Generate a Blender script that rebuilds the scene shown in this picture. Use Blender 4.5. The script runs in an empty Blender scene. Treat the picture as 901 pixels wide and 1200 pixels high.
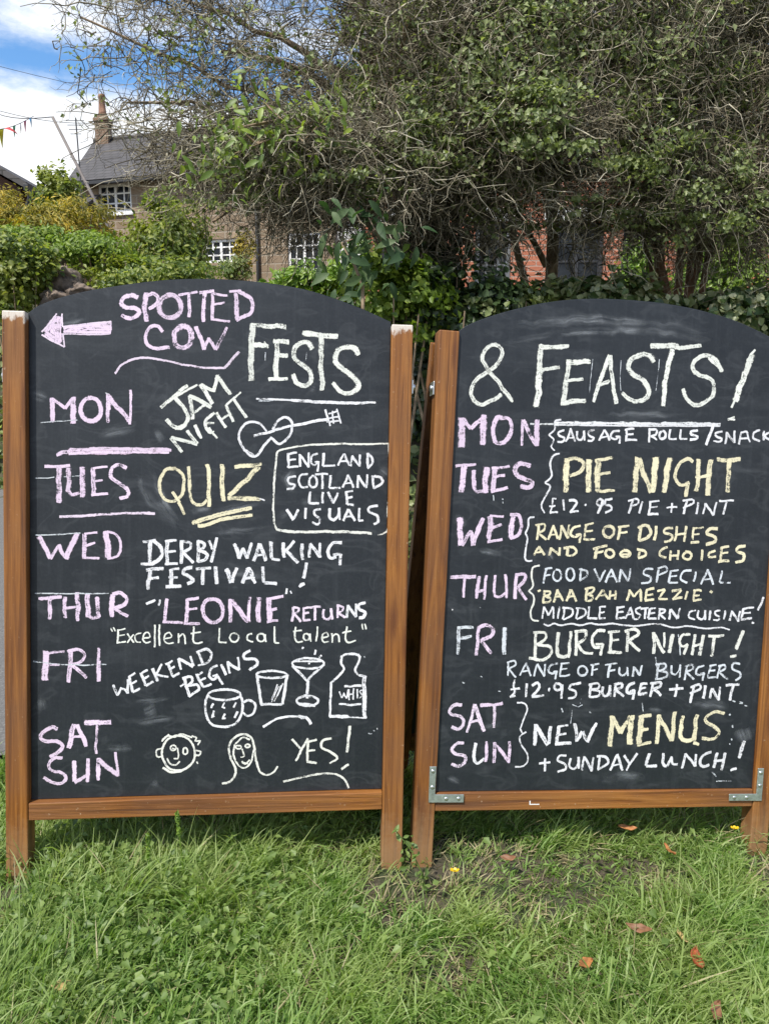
import bpy, bmesh, math, random
import numpy as np
from mathutils import Matrix, Vector
R = math.radians
C = bpy.context.scene.collection
scn = bpy.context.scene
rng = np.random.default_rng(7)
random.seed(7)

# ------------------------------------------------------------------ camera, sky, sun, exposure
PITCH = R(10.0)
FPX = 903.0
CAM_H = 1.0801
cam = bpy.data.cameras.new('camera')
cam.sensor_fit = 'VERTICAL'
cam.sensor_height = 24.0
cam.lens = 24.0 * FPX / 1200.0
cam.clip_start = 0.02
cam.clip_end = 3000
co = bpy.data.objects.new('camera', cam)
C.objects.link(co)
co.location = (0, 0, CAM_H)
co.rotation_euler = (R(90) - PITCH, 0, 0)
scn.camera = co

SUN_EL, SUN_AZ = R(56), R(218)            # azimuth clockwise from +Y: sun behind and left of the camera
SUN_STRENGTH, SUN_ANGLE, SKY_STRENGTH, EXPOSURE = 4.2, R(1.5), 0.15, 0.50
world = bpy.data.worlds.new('World')
scn.world = world
world.use_nodes = True
nt = world.node_tree
nt.nodes.clear()
def N(t, typ, **kw):
    n = t.nodes.new(typ)
    for k, v in kw.items():
        setattr(n, k, v)
    return n
sky = N(nt, 'ShaderNodeTexSky', sky_type='NISHITA')
sky.sun_disc = False
sky.sun_elevation = SUN_EL
sky.sun_rotation = SUN_AZ
sky.air_density = 1.0
sky.dust_density = 0.3
sky.ozone_density = 2.5
hsv = N(nt, 'ShaderNodeHueSaturation')
hsv.inputs['Saturation'].default_value = 1.22
bg_sky = N(nt, 'ShaderNodeBackground')
bg_sky.inputs[1].default_value = SKY_STRENGTH
nt.links.new(sky.outputs[0], hsv.inputs['Color'])
nt.links.new(hsv.outputs[0], bg_sky.inputs[0])
tc = N(nt, 'ShaderNodeTexCoord')
mp = N(nt, 'ShaderNodeMapping')
mp.inputs['Scale'].default_value = (1.0, 1.0, 2.6)
mp.inputs['Location'].default_value = (0.35, 0.1, 0.12)
nt.links.new(tc.outputs['Generated'], mp.inputs[0])
noi = N(nt, 'ShaderNodeTexNoise')
noi.inputs['Scale'].default_value = 4.2
noi.inputs['Detail'].default_value = 9
noi.inputs['Roughness'].default_value = 0.62
nt.links.new(mp.outputs[0], noi.inputs['Vector'])
sep = N(nt, 'ShaderNodeSeparateXYZ')
nt.links.new(tc.outputs['Generated'], sep.inputs[0])
bias = N(nt, 'ShaderNodeValToRGB')          # cumulus bank low down, clear band above it, thin cloud higher
el = bias.color_ramp.elements
el[0].position, el[0].color = 0.0, (0.85,) * 3 + (1,)
el[1].position, el[1].color = 1.0, (0.47,) * 3 + (1,)
for p, v in ((0.280, 0.80), (0.300, 0.52), (0.325, 0.36), (0.345, 0.44), (0.362, 0.56), (0.40, 0.52), (0.6, 0.5)):
    e = el.new(p)
    e.color = (v, v, v, 1)
nt.links.new(sep.outputs['Z'], bias.inputs[0])
add = N(nt, 'ShaderNodeMath', operation='ADD')
nt.links.new(noi.outputs['Fac'], add.inputs[0])
nt.links.new(bias.outputs[0], add.inputs[1])
cl = N(nt, 'ShaderNodeMapRange', interpolation_type='SMOOTHSTEP')
cl.inputs['From Min'].default_value = 0.88
cl.inputs['From Max'].default_value = 1.20
nt.links.new(add.outputs[0], cl.inputs['Value'])
ccol = N(nt, 'ShaderNodeValToRGB')
ccol.color_ramp.elements[0].position = 0.35
ccol.color_ramp.elements[0].color = (0.66, 0.72, 0.80, 1)
ccol.color_ramp.elements[1].position = 0.62
ccol.color_ramp.elements[1].color = (1.0, 1.0, 1.0, 1)
nt.links.new(noi.outputs['Fac'], ccol.inputs[0])
bg_cl = N(nt, 'ShaderNodeBackground')
bg_cl.inputs[1].default_value = 0.95
nt.links.new(ccol.outputs[0], bg_cl.inputs[0])
mixw = N(nt, 'ShaderNodeMixShader')
nt.links.new(cl.outputs[0], mixw.inputs[0])
nt.links.new(bg_sky.outputs[0], mixw.inputs[1])
nt.links.new(bg_cl.outputs[0], mixw.inputs[2])
wo = N(nt, 'ShaderNodeOutputWorld')
nt.links.new(mixw.outputs[0], wo.inputs[0])

sl = bpy.data.lights.new('sun', 'SUN')
sl.energy = SUN_STRENGTH
sl.angle = SUN_ANGLE
sl.color = (1.0, 0.95, 0.87)
so = bpy.data.objects.new('sun', sl)
C.objects.link(so)
sd = Vector((math.sin(SUN_AZ) * math.cos(SUN_EL), math.cos(SUN_AZ) * math.cos(SUN_EL), math.sin(SUN_EL)))
so.rotation_euler = sd.to_track_quat('Z', 'Y').to_euler()
so.location = sd * 40
vs = scn.view_settings
vs.view_transform = 'Standard'
vs.look = 'None'
vs.gamma = 1.0
vs.use_curve_mapping = False
vs.exposure = EXPOSURE

# ------------------------------------------------------------------ helpers
FWD = np.array([0, math.cos(PITCH), -math.sin(PITCH)])
UPV = np.array([0, math.sin(PITCH), math.cos(PITCH)])
def at(px, py, Y):
    """world point at forward distance Y seen at photo pixel (px, py)"""
    d = FWD + np.array([1., 0, 0]) * (px - 450.5) / FPX - UPV * (py - 600) / FPX
    return d * (Y / d[1]) + np.array([0, 0, CAM_H])

def sstep(a, b, x):
    t = np.clip((np.asarray(x, float) - a) / (b - a), 0, 1)
    return t * t * (3 - 2 * t)

def gz(x, y):
    """height of the ground"""
    x = np.asarray(x, float); y = np.asarray(y, float)
    xc = np.clip(x, -2, 2)
    z = (-0.0065 - 0.0455 * xc - 0.0209 * xc * xc) * (1 - sstep(3.0, 5.0, y))
    left = 1 - sstep(-1.6, 0.2, x)
    bank_l = 1.75 * sstep(7.3, 8.3, y) + 1.1 * sstep(8.5, 17, y)
    bank_r = 0.9 * sstep(3.9, 5.6, y) + 1.5 * sstep(6.5, 15, y)
    z = z + left * bank_l + (1 - left) * bank_r
    far = np.hypot(x, y)
    z = z * (1 - sstep(90, 250, far)) + 0.02 * np.sin(x * 3.1) * np.cos(y * 2.7) * sstep(3, 6, y)
    return z

def tag(o, label=None, cat=None, group=None, kind=None):
    if label: o['label'] = label
    if cat: o['category'] = cat
    if group: o['group'] = group
    if kind: o['kind'] = kind
    return o

def empty(name, loc=(0, 0, 0), rz=0.0):
    o = bpy.data.objects.new(name, None)
    C.objects.link(o)
    o.location = loc
    o.rotation_euler = (0, 0, rz)
    o.empty_display_size = 0.1
    return o

def link_mesh(name, me, mat, parent=None, smooth=False):
    if mat: me.materials.append(mat)
    o = bpy.data.objects.new(name, me)
    C.objects.link(o)
    if parent: o.parent = parent
    if smooth:
        me.polygons.foreach_set('use_smooth', np.ones(len(me.polygons), bool))
    return o

def np_mesh(name, verts, quads=None, tris=None):
    me = bpy.data.meshes.new(name)
    verts = np.ascontiguousarray(verts, np.float32)
    me.vertices.add(len(verts))
    me.vertices.foreach_set('co', verts.ravel())
    nq = 0 if quads is None else len(quads)
    ntr = 0 if tris is None else len(tris)
    idx = []
    if nq: idx.append(np.asarray(quads, np.int32).ravel())
    if ntr: idx.append(np.asarray(tris, np.int32).ravel())
    idx = np.concatenate(idx)
    me.loops.add(len(idx))
    me.loops.foreach_set('vertex_index', idx)
    me.polygons.add(nq + ntr)
    st = np.concatenate([np.arange(nq) * 4, nq * 4 + np.arange(ntr) * 3]).astype(np.int32)
    me.polygons.foreach_set('loop_start', st)
    me.update(calc_edges=True)
    me.validate()
    return me

class MB:
    """collects boxes, tubes, prisms into one mesh"""
    def __init__(s): s.v = []; s.f = []
    def box(s, a, b, taper=None):
        x0, y0, z0 = a; x1, y1, z1 = b
        n = len(s.v)
        s.v += [(x0, y0, z0), (x1, y0, z0), (x1, y1, z0), (x0, y1, z0), (x0, y0, z1), (x1, y0, z1), (x1, y1, z1), (x0, y1, z1)]
        s.f += [tuple(n + i for i in q) for q in ((0, 3, 2, 1), (4, 5, 6, 7), (0, 1, 5, 4), (1, 2, 6, 5), (2, 3, 7, 6), (3, 0, 4, 7))]
        return s
    def prism(s, pts, z0, z1, axis='z'):
        """closed outline pts (2D) pushed from z0 to z1"""
        n = len(s.v); k = len(pts)
        def P(p, z):
            return (p[0], p[1], z) if axis == 'z' else ((p[0], z, p[1]) if axis == 'y' else (z, p[0], p[1]))
        s.v += [P(p, z0) for p in pts] + [P(p, z1) for p in pts]
        s.f += [tuple(n + i for i in reversed(range(k))), tuple(n + k + i for i in range(k))]
        s.f += [(n + i, n + (i + 1) % k, n + k + (i + 1) % k, n + k + i) for i in range(k)]
        return s
    def tube(s, pts, rad, sides=10, caps=True):
        pts = [Vector(p) for p in pts]
        n0 = len(s.v)
        rad = rad if hasattr(rad, '__len__') else [rad] * len(pts)
        ref = Vector((0.31, 0.17, 0.93))
        for i, p in enumerate(pts):
            t = (pts[min(i + 1, len(pts) - 1)] - pts[max(i - 1, 0)]).normalized()
            if abs(t.dot(ref)) > 0.9: ref = Vector((0.9, 0.3, 0.1))
            a = t.cross(ref).normalized(); b = t.cross(a)
            for k in range(sides):
                th = 2 * math.pi * k / sides
                s.v.append(tuple(p + (a * math.cos(th) + b * math.sin(th)) * rad[i]))
        for i in range(len(pts) - 1):
            for k in range(sides):
                s.f.append((n0 + i * sides + k, n0 + i * sides + (k + 1) % sides, n0 + (i + 1) * sides + (k + 1) % sides, n0 + (i + 1) * sides + k))
        if caps:
            s.f.append(tuple(n0 + k for k in reversed(range(sides))))
            s.f.append(tuple(n0 + (len(pts) - 1) * sides + k for k in range(sides)))
        return s
    def build(s, name, mat, parent=None, bevel=0, smooth=False, seg=2):
        me = bpy.data.meshes.new(name)
        me.from_pydata(s.v, [], s.f)
        me.update()
        bm = bmesh.new(); bm.from_mesh(me)
        bmesh.ops.recalc_face_normals(bm, faces=bm.faces)
        bm.to_mesh(me); bm.free()
        o = link_mesh(name, me, mat, parent, smooth)
        if bevel:
            m = o.modifiers.new('bevel', 'BEVEL')
            m.width = bevel; m.segments = seg; m.limit_method = 'ANGLE'; m.angle_limit = R(40)
        return o

# ------------------------------------------------------------------ materials
def mat(name):
    m = bpy.data.materials.new(name)
    m.use_nodes = True
    t = m.node_tree
    return m, t, t.nodes['Principled BSDF']

def ramp(t, stops, fac=None):
    r = N(t, 'ShaderNodeValToRGB')
    e = r.color_ramp.elements
    while len(e) < len(stops): e.new(0.5)
    for i, (p, c) in enumerate(stops):
        e[i].position = p
        e[i].color = tuple(c) + (1,) if len(c) == 3 else c
    if fac is not None: t.links.new(fac, r.inputs[0])
    return r

def coords(t, scale=(1, 1, 1), kind='Object'):
    tcn = N(t, 'ShaderNodeTexCoord')
    m = N(t, 'ShaderNodeMapping')
    m.inputs['Scale'].default_value = scale
    t.links.new(tcn.outputs[kind], m.inputs[0])
    return m.outputs[0]

def noise(t, vec, scale, detail=4, rough=0.55, dist=0.0):
    n = N(t, 'ShaderNodeTexNoise')
    n.inputs['Scale'].default_value = scale
    n.inputs['Detail'].default_value = detail
    n.inputs['Roughness'].default_value = rough
    n.inputs['Distortion'].default_value = dist
    if vec is not None: t.links.new(vec, n.inputs['Vector'])
    return n.outputs['Fac']

def math_(t, op, a, b=None, clamp=False):
    n = N(t, 'ShaderNodeMath', operation=op)
    n.use_clamp = clamp
    for i, v in enumerate((a, b)):
        if v is None: continue
        if isinstance(v, (int, float)): n.inputs[i].default_value = v
        else: t.links.new(v, n.inputs[i])
    return n.outputs[0]

def mixc(t, fac, a, b, blend='MIX'):
    n = N(t, 'ShaderNodeMix', data_type='RGBA', blend_type=blend)
    for s, v in ((n.inputs['Factor'], fac), (n.inputs[6], a), (n.inputs[7], b)):
        if isinstance(v, (int, float)): s.default_value = v
        elif isinstance(v, tuple): s.default_value = v + (1,) if len(v) == 3 else v
        else: t.links.new(v, s)
    return n.outputs[2]

def bump(t, b, h, strength=0.4, dist=0.01):
    n = N(t, 'ShaderNodeBump')
    n.inputs['Strength'].default_value = strength
    n.inputs['Distance'].default_value = dist
    t.links.new(h, n.inputs['Height'])
    t.links.new(n.outputs[0], b.inputs['Normal'])

def plain(name, col, rough=0.7, metal=0.0, var=0.25, scale=30, bmp=0.15):
    m, t, b = mat(name)
    v = coords(t)
    f = noise(t, v, scale, 5)
    lo = tuple(c * (1 - var) for c in col); hi = tuple(min(c * (1 + var), 0.95) for c in col)
    r = ramp(t, [(0.3, lo), (0.7, hi)], f)
    t.links.new(r.outputs[0], b.inputs['Base Color'])
    b.inputs['Roughness'].default_value = rough
    b.inputs['Metallic'].default_value = metal
    if bmp: bump(t, b, f, bmp, 0.005)
    return m

def leaf_mat(name, cols, trans=0.3, rough=0.45, patch=None, spec=0.5, patch_scale=2.0):
    """colour varies leaf by leaf and in patches through the plant"""
    m, t, b = mat(name)
    g = N(t, 'ShaderNodeNewGeometry')
    r = ramp(t, [(i / max(1, len(cols) - 1), c) for i, c in enumerate(cols)], g.outputs['Random Per Island'])
    out = r.outputs[0]
    if patch:
        f = noise(t, coords(t), patch_scale, 3)
        mr = ramp(t, [(0.42, (0, 0, 0)), (0.6, (1, 1, 1))], f)
        out = mixc(t, math_(t, 'MULTIPLY', mr.outputs[0], 0.6), out, patch)
    t.links.new(out, b.inputs['Base Color'])
    b.inputs['Roughness'].default_value = rough
    b.inputs['Specular IOR Level'].default_value = spec
    tr = N(t, 'ShaderNodeBsdfTranslucent')
    br = mixc(t, 1.0, out, (1.5, 1.6, 0.7), 'MULTIPLY')
    t.links.new(br, tr.inputs[0])
    mx = N(t, 'ShaderNodeMixShader')
    mx.inputs[0].default_value = trans
    t.links.new(b.outputs[0], mx.inputs[1]); t.links.new(tr.outputs[0], mx.inputs[2])
    t.links.new(mx.outputs[0], t.nodes['Material Output'].inputs[0])
    return m

def wood_mat(name, axis, tip=None, seed=0.0, foot=None):
    """orange-brown stained softwood, grain along the given axis; tip/foot = local y where paint is worn / dirty"""
    m, t, b = mat(name)
    sc = {'y': (38, 1.6, 38), 'x': (1.6, 38, 38)}[axis]
    v = coords(t, sc)
    mpn = v.node
    mpn.inputs['Location'].default_value = (seed * 3.1, seed * 1.7, seed * 2.3)
    w1 = noise(t, v, 1.6, 6, 0.6, 0.8)
    w2 = noise(t, v, 6.0, 4, 0.6, 0.3)
    v2 = coords(t)
    v2.node.inputs['Location'].default_value = (seed * 1.3, seed * 0.7, seed)
    big = noise(t, v2, 4.5, 5, 0.6)
    col = ramp(t, [(0.28, (0.055, 0.018, 0.006)), (0.42, (0.18, 0.064, 0.013)), (0.55, (0.31, 0.122, 0.024)), (0.74, (0.41, 0.185, 0.048))], w1).outputs[0]
    col = mixc(t, math_(t, 'MULTIPLY', w2, 0.40), col, (0.10, 0.034, 0.011))
    pm = ramp(t, [(0.35, (0, 0, 0)), (0.7, (1, 1, 1))], big).outputs[0]
    col = mixc(t, math_(t, 'MULTIPLY', pm, 0.68), col, (0.14, 0.062, 0.026))
    # knots
    vk = N(t, 'ShaderNodeTexVoronoi'); vk.inputs['Scale'].default_value = 1.0
    vkc = coords(t, (24, 4.2, 24) if axis == 'y' else (4.2, 24, 24))
    vkc.node.inputs['Location'].default_value = (seed, seed * 2.0, 0)
    t.links.new(vkc, vk.inputs['Vector'])
    kn = ramp(t, [(0.08, (1, 1, 1)), (0.23, (0, 0, 0))], vk.outputs['Distance']).outputs[0]
    col = mixc(t, math_(t, 'MULTIPLY', kn, 0.7), col, (0.09, 0.028, 0.01))
    # drying cracks along the grain
    vcr = coords(t, (150, 1.1, 150) if axis == 'y' else (1.1, 150, 150)); vcr.node.inputs['Location'].default_value = (seed * 5, seed, seed * 4)
    cr = ramp(t, [(0.66, (0, 0, 0)), (0.70, (1, 1, 1))], noise(t, vcr, 1.0, 2, 0.5)).outputs[0]
    col = mixc(t, math_(t, 'MULTIPLY', cr, 0.65), col, (0.045, 0.016, 0.007))
    # pale scuffs and specks
    sp = noise(t, coords(t, (1, 1, 1)), 120, 3, 0.7)
    sm = ramp(t, [(0.66, (0, 0, 0)), (0.74, (1, 1, 1))], sp).outputs[0]
    col = mixc(t, math_(t, 'MULTIPLY', sm, 0.55), col, (0.55, 0.40, 0.27))
    spos = N(t, 'ShaderNodeSeparateXYZ')
    tcn = N(t, 'ShaderNodeTexCoord'); t.links.new(tcn.outputs['Object'], spos.inputs[0])
    rough = ramp(t, [(0.3, (0.38,) * 3), (0.7, (0.75,) * 3)], big).outputs[0]
    if tip is not None:
        h = math_(t, 'ADD', spos.outputs['Y'], math_(t, 'MULTIPLY', math_(t, 'SUBTRACT', noise(t, coords(t, (1, .5, 1)), 60, 5, 0.7), 0.5), 0.085))
        mr = N(t, 'ShaderNodeMapRange'); mr.inputs['From Min'].default_value = tip - 0.022; mr.inputs['From Max'].default_value = tip - 0.010
        t.links.new(h, mr.inputs['Value'])
        col = mixc(t, mr.outputs[0], col, (0.60, 0.53, 0.46))
    if foot is not None:
        h = math_(t, 'ADD', spos.outputs['Y'], math_(t, 'MULTIPLY', math_(t, 'SUBTRACT', noise(t, coords(t), 45, 5, 0.7), 0.5), 0.16))
        mr = N(t, 'ShaderNodeMapRange'); mr.inputs['From Min'].default_value = foot; mr.inputs['From Max'].default_value = foot * 0.3
        t.links.new(h, mr.inputs['Value'])
        col = mixc(t, math_(t, 'MULTIPLY', mr.outputs[0], 0.5), col, (0.30, 0.19, 0.10))
    t.links.new(col, b.inputs['Base Color'])
    t.links.new(rough, b.inputs['Roughness'])
    b.inputs['Specular IOR Level'].default_value = 0.4
    bump(t, b, math_(t, 'ADD', w1, math_(t, 'MULTIPLY', w2, 0.7)), 0.5, 0.003)
    return m

def slate_board_mat():
    m, t, b = mat('blackboard_paint')
    v = coords(t, (1, 1, 1))
    f1 = noise(t, v, 3.0, 6, 0.6, 0.6)
    v2 = coords(t, (2.0, 9.0, 1.0)); v2.node.inputs['Rotation'].default_value = (0, 0, 0.25)
    f2 = noise(t, v2, 2.2, 6, 0.65, 1.0)
    v3 = coords(t, (1, 1, 1)); f3 = noise(t, v3, 160, 3, 0.7)
    col = ramp(t, [(0.3, (0.009, 0.012, 0.016)), (0.7, (0.017, 0.021, 0.026))], f1).outputs[0]
    sm = ramp(t, [(0.52, (0, 0, 0)), (0.78, (1, 1, 1))], f2).outputs[0]
    col = mixc(t, math_(t, 'MULTIPLY', sm, 0.07), col, (0.30, 0.32, 0.34))
    v4 = coords(t, (34, 1.6, 1.0)); st4 = ramp(t, [(0.5, (0, 0, 0)), (0.8, (1, 1, 1))], noise(t, v4, 1.5, 5, 0.7, 0.5)).outputs[0]   # rain streaks
    col = mixc(t, math_(t, 'MULTIPLY', st4, 0.045), col, (0.26, 0.28, 0.30))
    v5 = coords(t, (7, 11, 1.0)); ol = ramp(t, [(0.56, (0, 0, 0)), (0.62, (1, 1, 1)), (0.68, (0, 0, 0))], noise(t, v5, 1.3, 2, 0.4, 1.8)).outputs[0]   # ghosts of rubbed-out writing
    col = mixc(t, math_(t, 'MULTIPLY', ol, 0.03), col, (0.40, 0.42, 0.44))
    gr = ramp(t, [(0.45, (0, 0, 0)), (0.8, (1, 1, 1))], f3).outputs[0]
    col = mixc(t, math_(t, 'MULTIPLY', gr, 0.03), col, (0.30, 0.32, 0.35))
    t.links.new(col, b.inputs['Base Color'])
    b.inputs['Roughness'].default_value = 0.46
    b.inputs['Specular IOR Level'].default_value = 0.42
    bump(t, b, f3, 0.12, 0.001)
    return m

def chalk_mat():
    m, t, b = mat('chalk')
    at_c = N(t, 'ShaderNodeAttribute'); at_c.attribute_name = 'chalk_colour'
    uv = N(t, 'ShaderNodeUVMap'); uv.uv_map = 'stroke'
    uv2 = N(t, 'ShaderNodeUVMap'); uv2.uv_map = 'length'
    sx = N(t, 'ShaderNodeSeparateXYZ'); t.links.new(uv.outputs[0], sx.inputs[0])
    ax = math_(t, 'POWER', math_(t, 'ABSOLUTE', sx.outputs[0]), 3.0)
    ay = math_(t, 'POWER', math_(t, 'ABSOLUTE', sx.outputs[1]), 3.0)
    d = math_(t, 'POWER', math_(t, 'ADD', ax, ay), 0.3333)
    edge = N(t, 'ShaderNodeMapRange'); edge.inputs['From Min'].default_value = 0.50; edge.inputs['From Max'].default_value = 1.0
    edge.interpolation_type = 'SMOOTHSTEP'
    t.links.new(d, edge.inputs['Value'])
    v = coords(t)
    fine = noise(t, v, 420, 3, 0.7)
    mid = noise(t, v, 110, 4, 0.65)
    ms = N(t, 'ShaderNodeMapping'); ms.inputs['Scale'].default_value = (28, 420, 1)
    t.links.new(uv2.outputs[0], ms.inputs[0])
    streak = noise(t, ms.outputs[0], 1.0, 3, 0.6)
    def dev(x, k): return math_(t, 'MULTIPLY', math_(t, 'SUBTRACT', x, 0.5), k)
    s = math_(t, 'ADD', dev(fine, 1.7), math_(t, 'ADD', dev(mid, 1.7), dev(streak, 1.7)))
    s = math_(t, 'ADD', s, math_(t, 'SUBTRACT', at_c.outputs['Alpha'], 0.29))       # density of this stroke
    s = math_(t, 'SUBTRACT', s, math_(t, 'MULTIPLY', edge.outputs[0], 0.85))
    core = N(t, 'ShaderNodeMapRange'); core.interpolation_type = 'SMOOTHSTEP'      # broad chalk leaves its middle thinner than its rims
    core.inputs['From Min'].default_value = 0.62; core.inputs['From Max'].default_value = 0.15
    t.links.new(d, core.inputs['Value'])
    s = math_(t, 'SUBTRACT', s, math_(t, 'MULTIPLY', core.outputs[0], 0.10))
    a = N(t, 'ShaderNodeMapRange'); a.interpolation_type = 'SMOOTHSTEP'
    a.inputs['From Min'].default_value = -0.10; a.inputs['From Max'].default_value = 0.52
    t.links.new(s, a.inputs['Value'])
    alpha = math_(t, 'MULTIPLY', a.outputs[0], 0.96)
    cv = mixc(t, math_(t, 'MULTIPLY', math_(t, 'SUBTRACT', 1.0, mid), 0.35), at_c.outputs['Color'], (0.55, 0.55, 0.58))
    t.links.new(cv, b.inputs['Base Color'])
    b.inputs['Roughness'].default_value = 0.95
    b.inputs['Specular IOR Level'].default_value = 0.1
    t.links.new(alpha, b.inputs['Alpha'])
    return m

def smear_mat():
    m, t, b = mat('wiped_chalk')
    uv = N(t, 'ShaderNodeUVMap'); uv.uv_map = 'stroke'
    uv2 = N(t, 'ShaderNodeUVMap'); uv2.uv_map = 'length'
    sx = N(t, 'ShaderNodeSeparateXYZ'); t.links.new(uv.outputs[0], sx.inputs[0])
    d = math_(t, 'POWER', math_(t, 'ADD', math_(t, 'POWER', math_(t, 'ABSOLUTE', sx.outputs[0]), 2.0), math_(t, 'POWER', math_(t, 'ABSOLUTE', sx.outputs[1]), 2.0)), 0.5)
    edge = N(t, 'ShaderNodeMapRange'); edge.inputs['From Min'].default_value = 1.0; edge.inputs['From Max'].default_value = 0.0
    edge.interpolation_type = 'SMOOTHSTEP'
    t.links.new(d, edge.inputs['Value'])
    ms = N(t, 'ShaderNodeMapping'); ms.inputs['Scale'].default_value = (9, 130, 1)
    t.links.new(uv2.outputs[0], ms.inputs[0])
    st = noise(t, ms.outputs[0], 1.0, 4, 0.65)
    cl2 = noise(t, coords(t), 22, 4, 0.6)
    f = math_(t, 'MULTIPLY', ramp(t, [(0.35, (0, 0, 0)), (0.75, (1, 1, 1))], st).outputs[0], ramp(t, [(0.3, (0, 0, 0)), (0.7, (1, 1, 1))], cl2).outputs[0])
    al = math_(t, 'MULTIPLY', math_(t, 'MULTIPLY', f, edge.outputs[0]), 0.72)
    b.inputs['Base Color'].default_value = (0.42, 0.45, 0.48, 1)
    b.inputs['Roughness'].default_value = 0.9
    t.links.new(al, b.inputs['Alpha'])
    return m

def masonry_mat(name, c1, c2, mortar, bw, bh, msize=0.012, bumpy=0.5, var=0.5):
    m, t, b = mat(name)
    tcn = N(t, 'ShaderNodeTexCoord')
    s = N(t, 'ShaderNodeSeparateXYZ'); t.links.new(tcn.outputs['Object'], s.inputs[0])
    xx = math_(t, 'ADD', s.outputs['X'], s.outputs['Y'])
    cb = N(t, 'ShaderNodeCombineXYZ'); t.links.new(xx, cb.inputs[0]); t.links.new(s.outputs['Z'], cb.inputs[1])
    wob = N(t, 'ShaderNodeTexNoise'); wob.inputs['Scale'].default_value = 4.0
    t.links.new(cb.outputs[0], wob.inputs['Vector'])
    vm = N(t, 'ShaderNodeVectorMath', operation='MULTIPLY_ADD')
    t.links.new(wob.outputs['Color'], vm.inputs[0]); vm.inputs[1].default_value = (0.02, 0.02, 0); t.links.new(cb.outputs[0], vm.inputs[2])
    br = N(t, 'ShaderNodeTexBrick')
    t.links.new(vm.outputs[0], br.inputs['Vector'])
    br.inputs['Scale'].default_value = 1.0
    br.inputs['Brick Width'].default_value = bw
    br.inputs['Row Height'].default_value = bh
    br.inputs['Mortar Size'].default_value = msize
    br.inputs['Mortar Smooth'].default_value = 0.3
    br.inputs['Bias'].default_value = 0.0
    br.inputs['Color1'].default_value = c1 + (1,); br.inputs['Color2'].default_value = c2 + (1,); br.inputs['Mortar'].default_value = mortar + (1,)
    n1 = noise(t, cb.outputs[0], 3.0, 5, 0.65)
    n2 = noise(t, cb.outputs[0], 30.0, 4, 0.65)
    dk = tuple(c * 0.45 for c in c1)
    col = mixc(t, math_(t, 'MULTIPLY', ramp(t, [(0.35, (0, 0, 0)), (0.75, (1, 1, 1))], n1).outputs[0], var), br.outputs['Color'], dk)
    col = mixc(t, math_(t, 'MULTIPLY', n2, 0.3), col, dk)
    t.links.new(col, b.inputs['Base Color'])
    b.inputs['Roughness'].default_value = 0.9
    bump(t, b, math_(t, 'ADD', math_(t, 'SUBTRACT', 1.0, br.outputs['Fac']), math_(t, 'MULTIPLY', n2, 0.6)), bumpy, 0.02)
    return m

def roof_mat(name, c1, c2):
    m, t, b = mat(name)
    uvn = N(t, 'ShaderNodeTexCoord')
    s = N(t, 'ShaderNodeSeparateXYZ'); t.links.new(uvn.outputs['Object'], s.inputs[0])
    cb = N(t, 'ShaderNodeCombineXYZ'); t.links.new(s.outputs['X'], cb.inputs[0]); t.links.new(math_(t, 'MULTIPLY', s.outputs['Z'], 1.3), cb.inputs[1])
    br = N(t, 'ShaderNodeTexBrick'); t.links.new(cb.outputs[0], br.inputs['Vector'])
    br.inputs['Scale'].default_value = 1.0
    br.inputs['Brick Width'].default_value = 0.26; br.inputs['Row Height'].default_value = 0.16
    br.inputs['Mortar Size'].default_value = 0.012
    br.inputs['Color1'].default_value = c1 + (1,); br.inputs['Color2'].default_value = c2 + (1,); br.inputs['Mortar'].default_value = (0.015, 0.015, 0.016, 1)
    n1 = noise(t, cb.outputs[0], 2.5, 5, 0.7)
    col = mixc(t, math_(t, 'MULTIPLY', n1, 0.5), br.outputs['Color'], (0.075, 0.065, 0.05))
    t.links.new(col, b.inputs['Base Color'])
    b.inputs['Roughness'].default_value = 0.75
    bump(t, b, br.outputs['Fac'], 0.5, -0.02)
    return m

def glass_mat():
    m, t, b = mat('window_glass')
    f = noise(t, coords(t), 3.0, 3)
    r = ramp(t, [(0.35, (0.006, 0.008, 0.010)), (0.7, (0.028, 0.033, 0.04))], f)
    t.links.new(r.outputs[0], b.inputs['Base Color'])
    b.inputs['Roughness'].default_value = 0.12
    b.inputs['Specular IOR Level'].default_value = 0.15
    bump(t, b, noise(t, coords(t), 2.0, 2), 0.05, 0.02)
    return m

M = {}
M['board'] = slate_board_mat()
M['chalk'] = chalk_mat()
M['smear'] = smear_mat()
M['steel'] = plain('galvanised_steel', (0.42, 0.47, 0.45), 0.42, 0.75, 0.25, 90, 0.1)
M['screw'] = plain('bright_steel', (0.62, 0.64, 0.64), 0.3, 0.9, 0.1, 60, 0.0)
M['stone'] = masonry_mat('sandstone', (0.36, 0.27, 0.18), (0.25, 0.18, 0.12), (0.42, 0.36, 0.28), 0.46, 0.21, 0.018, 0.7)
M['brick'] = masonry_mat('red_brick', (0.50, 0.18, 0.10), (0.40, 0.13, 0.07), (0.42, 0.34, 0.28), 0.225, 0.075, 0.008, 0.4, 0.3)
M['chim'] = masonry_mat('chimney_brick', (0.25, 0.16, 0.10), (0.19, 0.12, 0.08), (0.27, 0.22, 0.17), 0.225, 0.075, 0.01, 0.5)
M['slate'] = roof_mat('slate_roof', (0.085, 0.08, 0.083), (0.06, 0.057, 0.06))
M['white'] = plain('white_paint', (0.78, 0.78, 0.76), 0.45, 0, 0.06, 12, 0.05)
M['grey_paint'] = plain('dark_grey_paint', (0.030, 0.031, 0.034), 0.5, 0, 0.15, 12, 0.05)
M['pale_grey'] = plain('pale_grey_paint', (0.13, 0.14, 0.15), 0.5, 0, 0.15, 12, 0.05)
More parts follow.
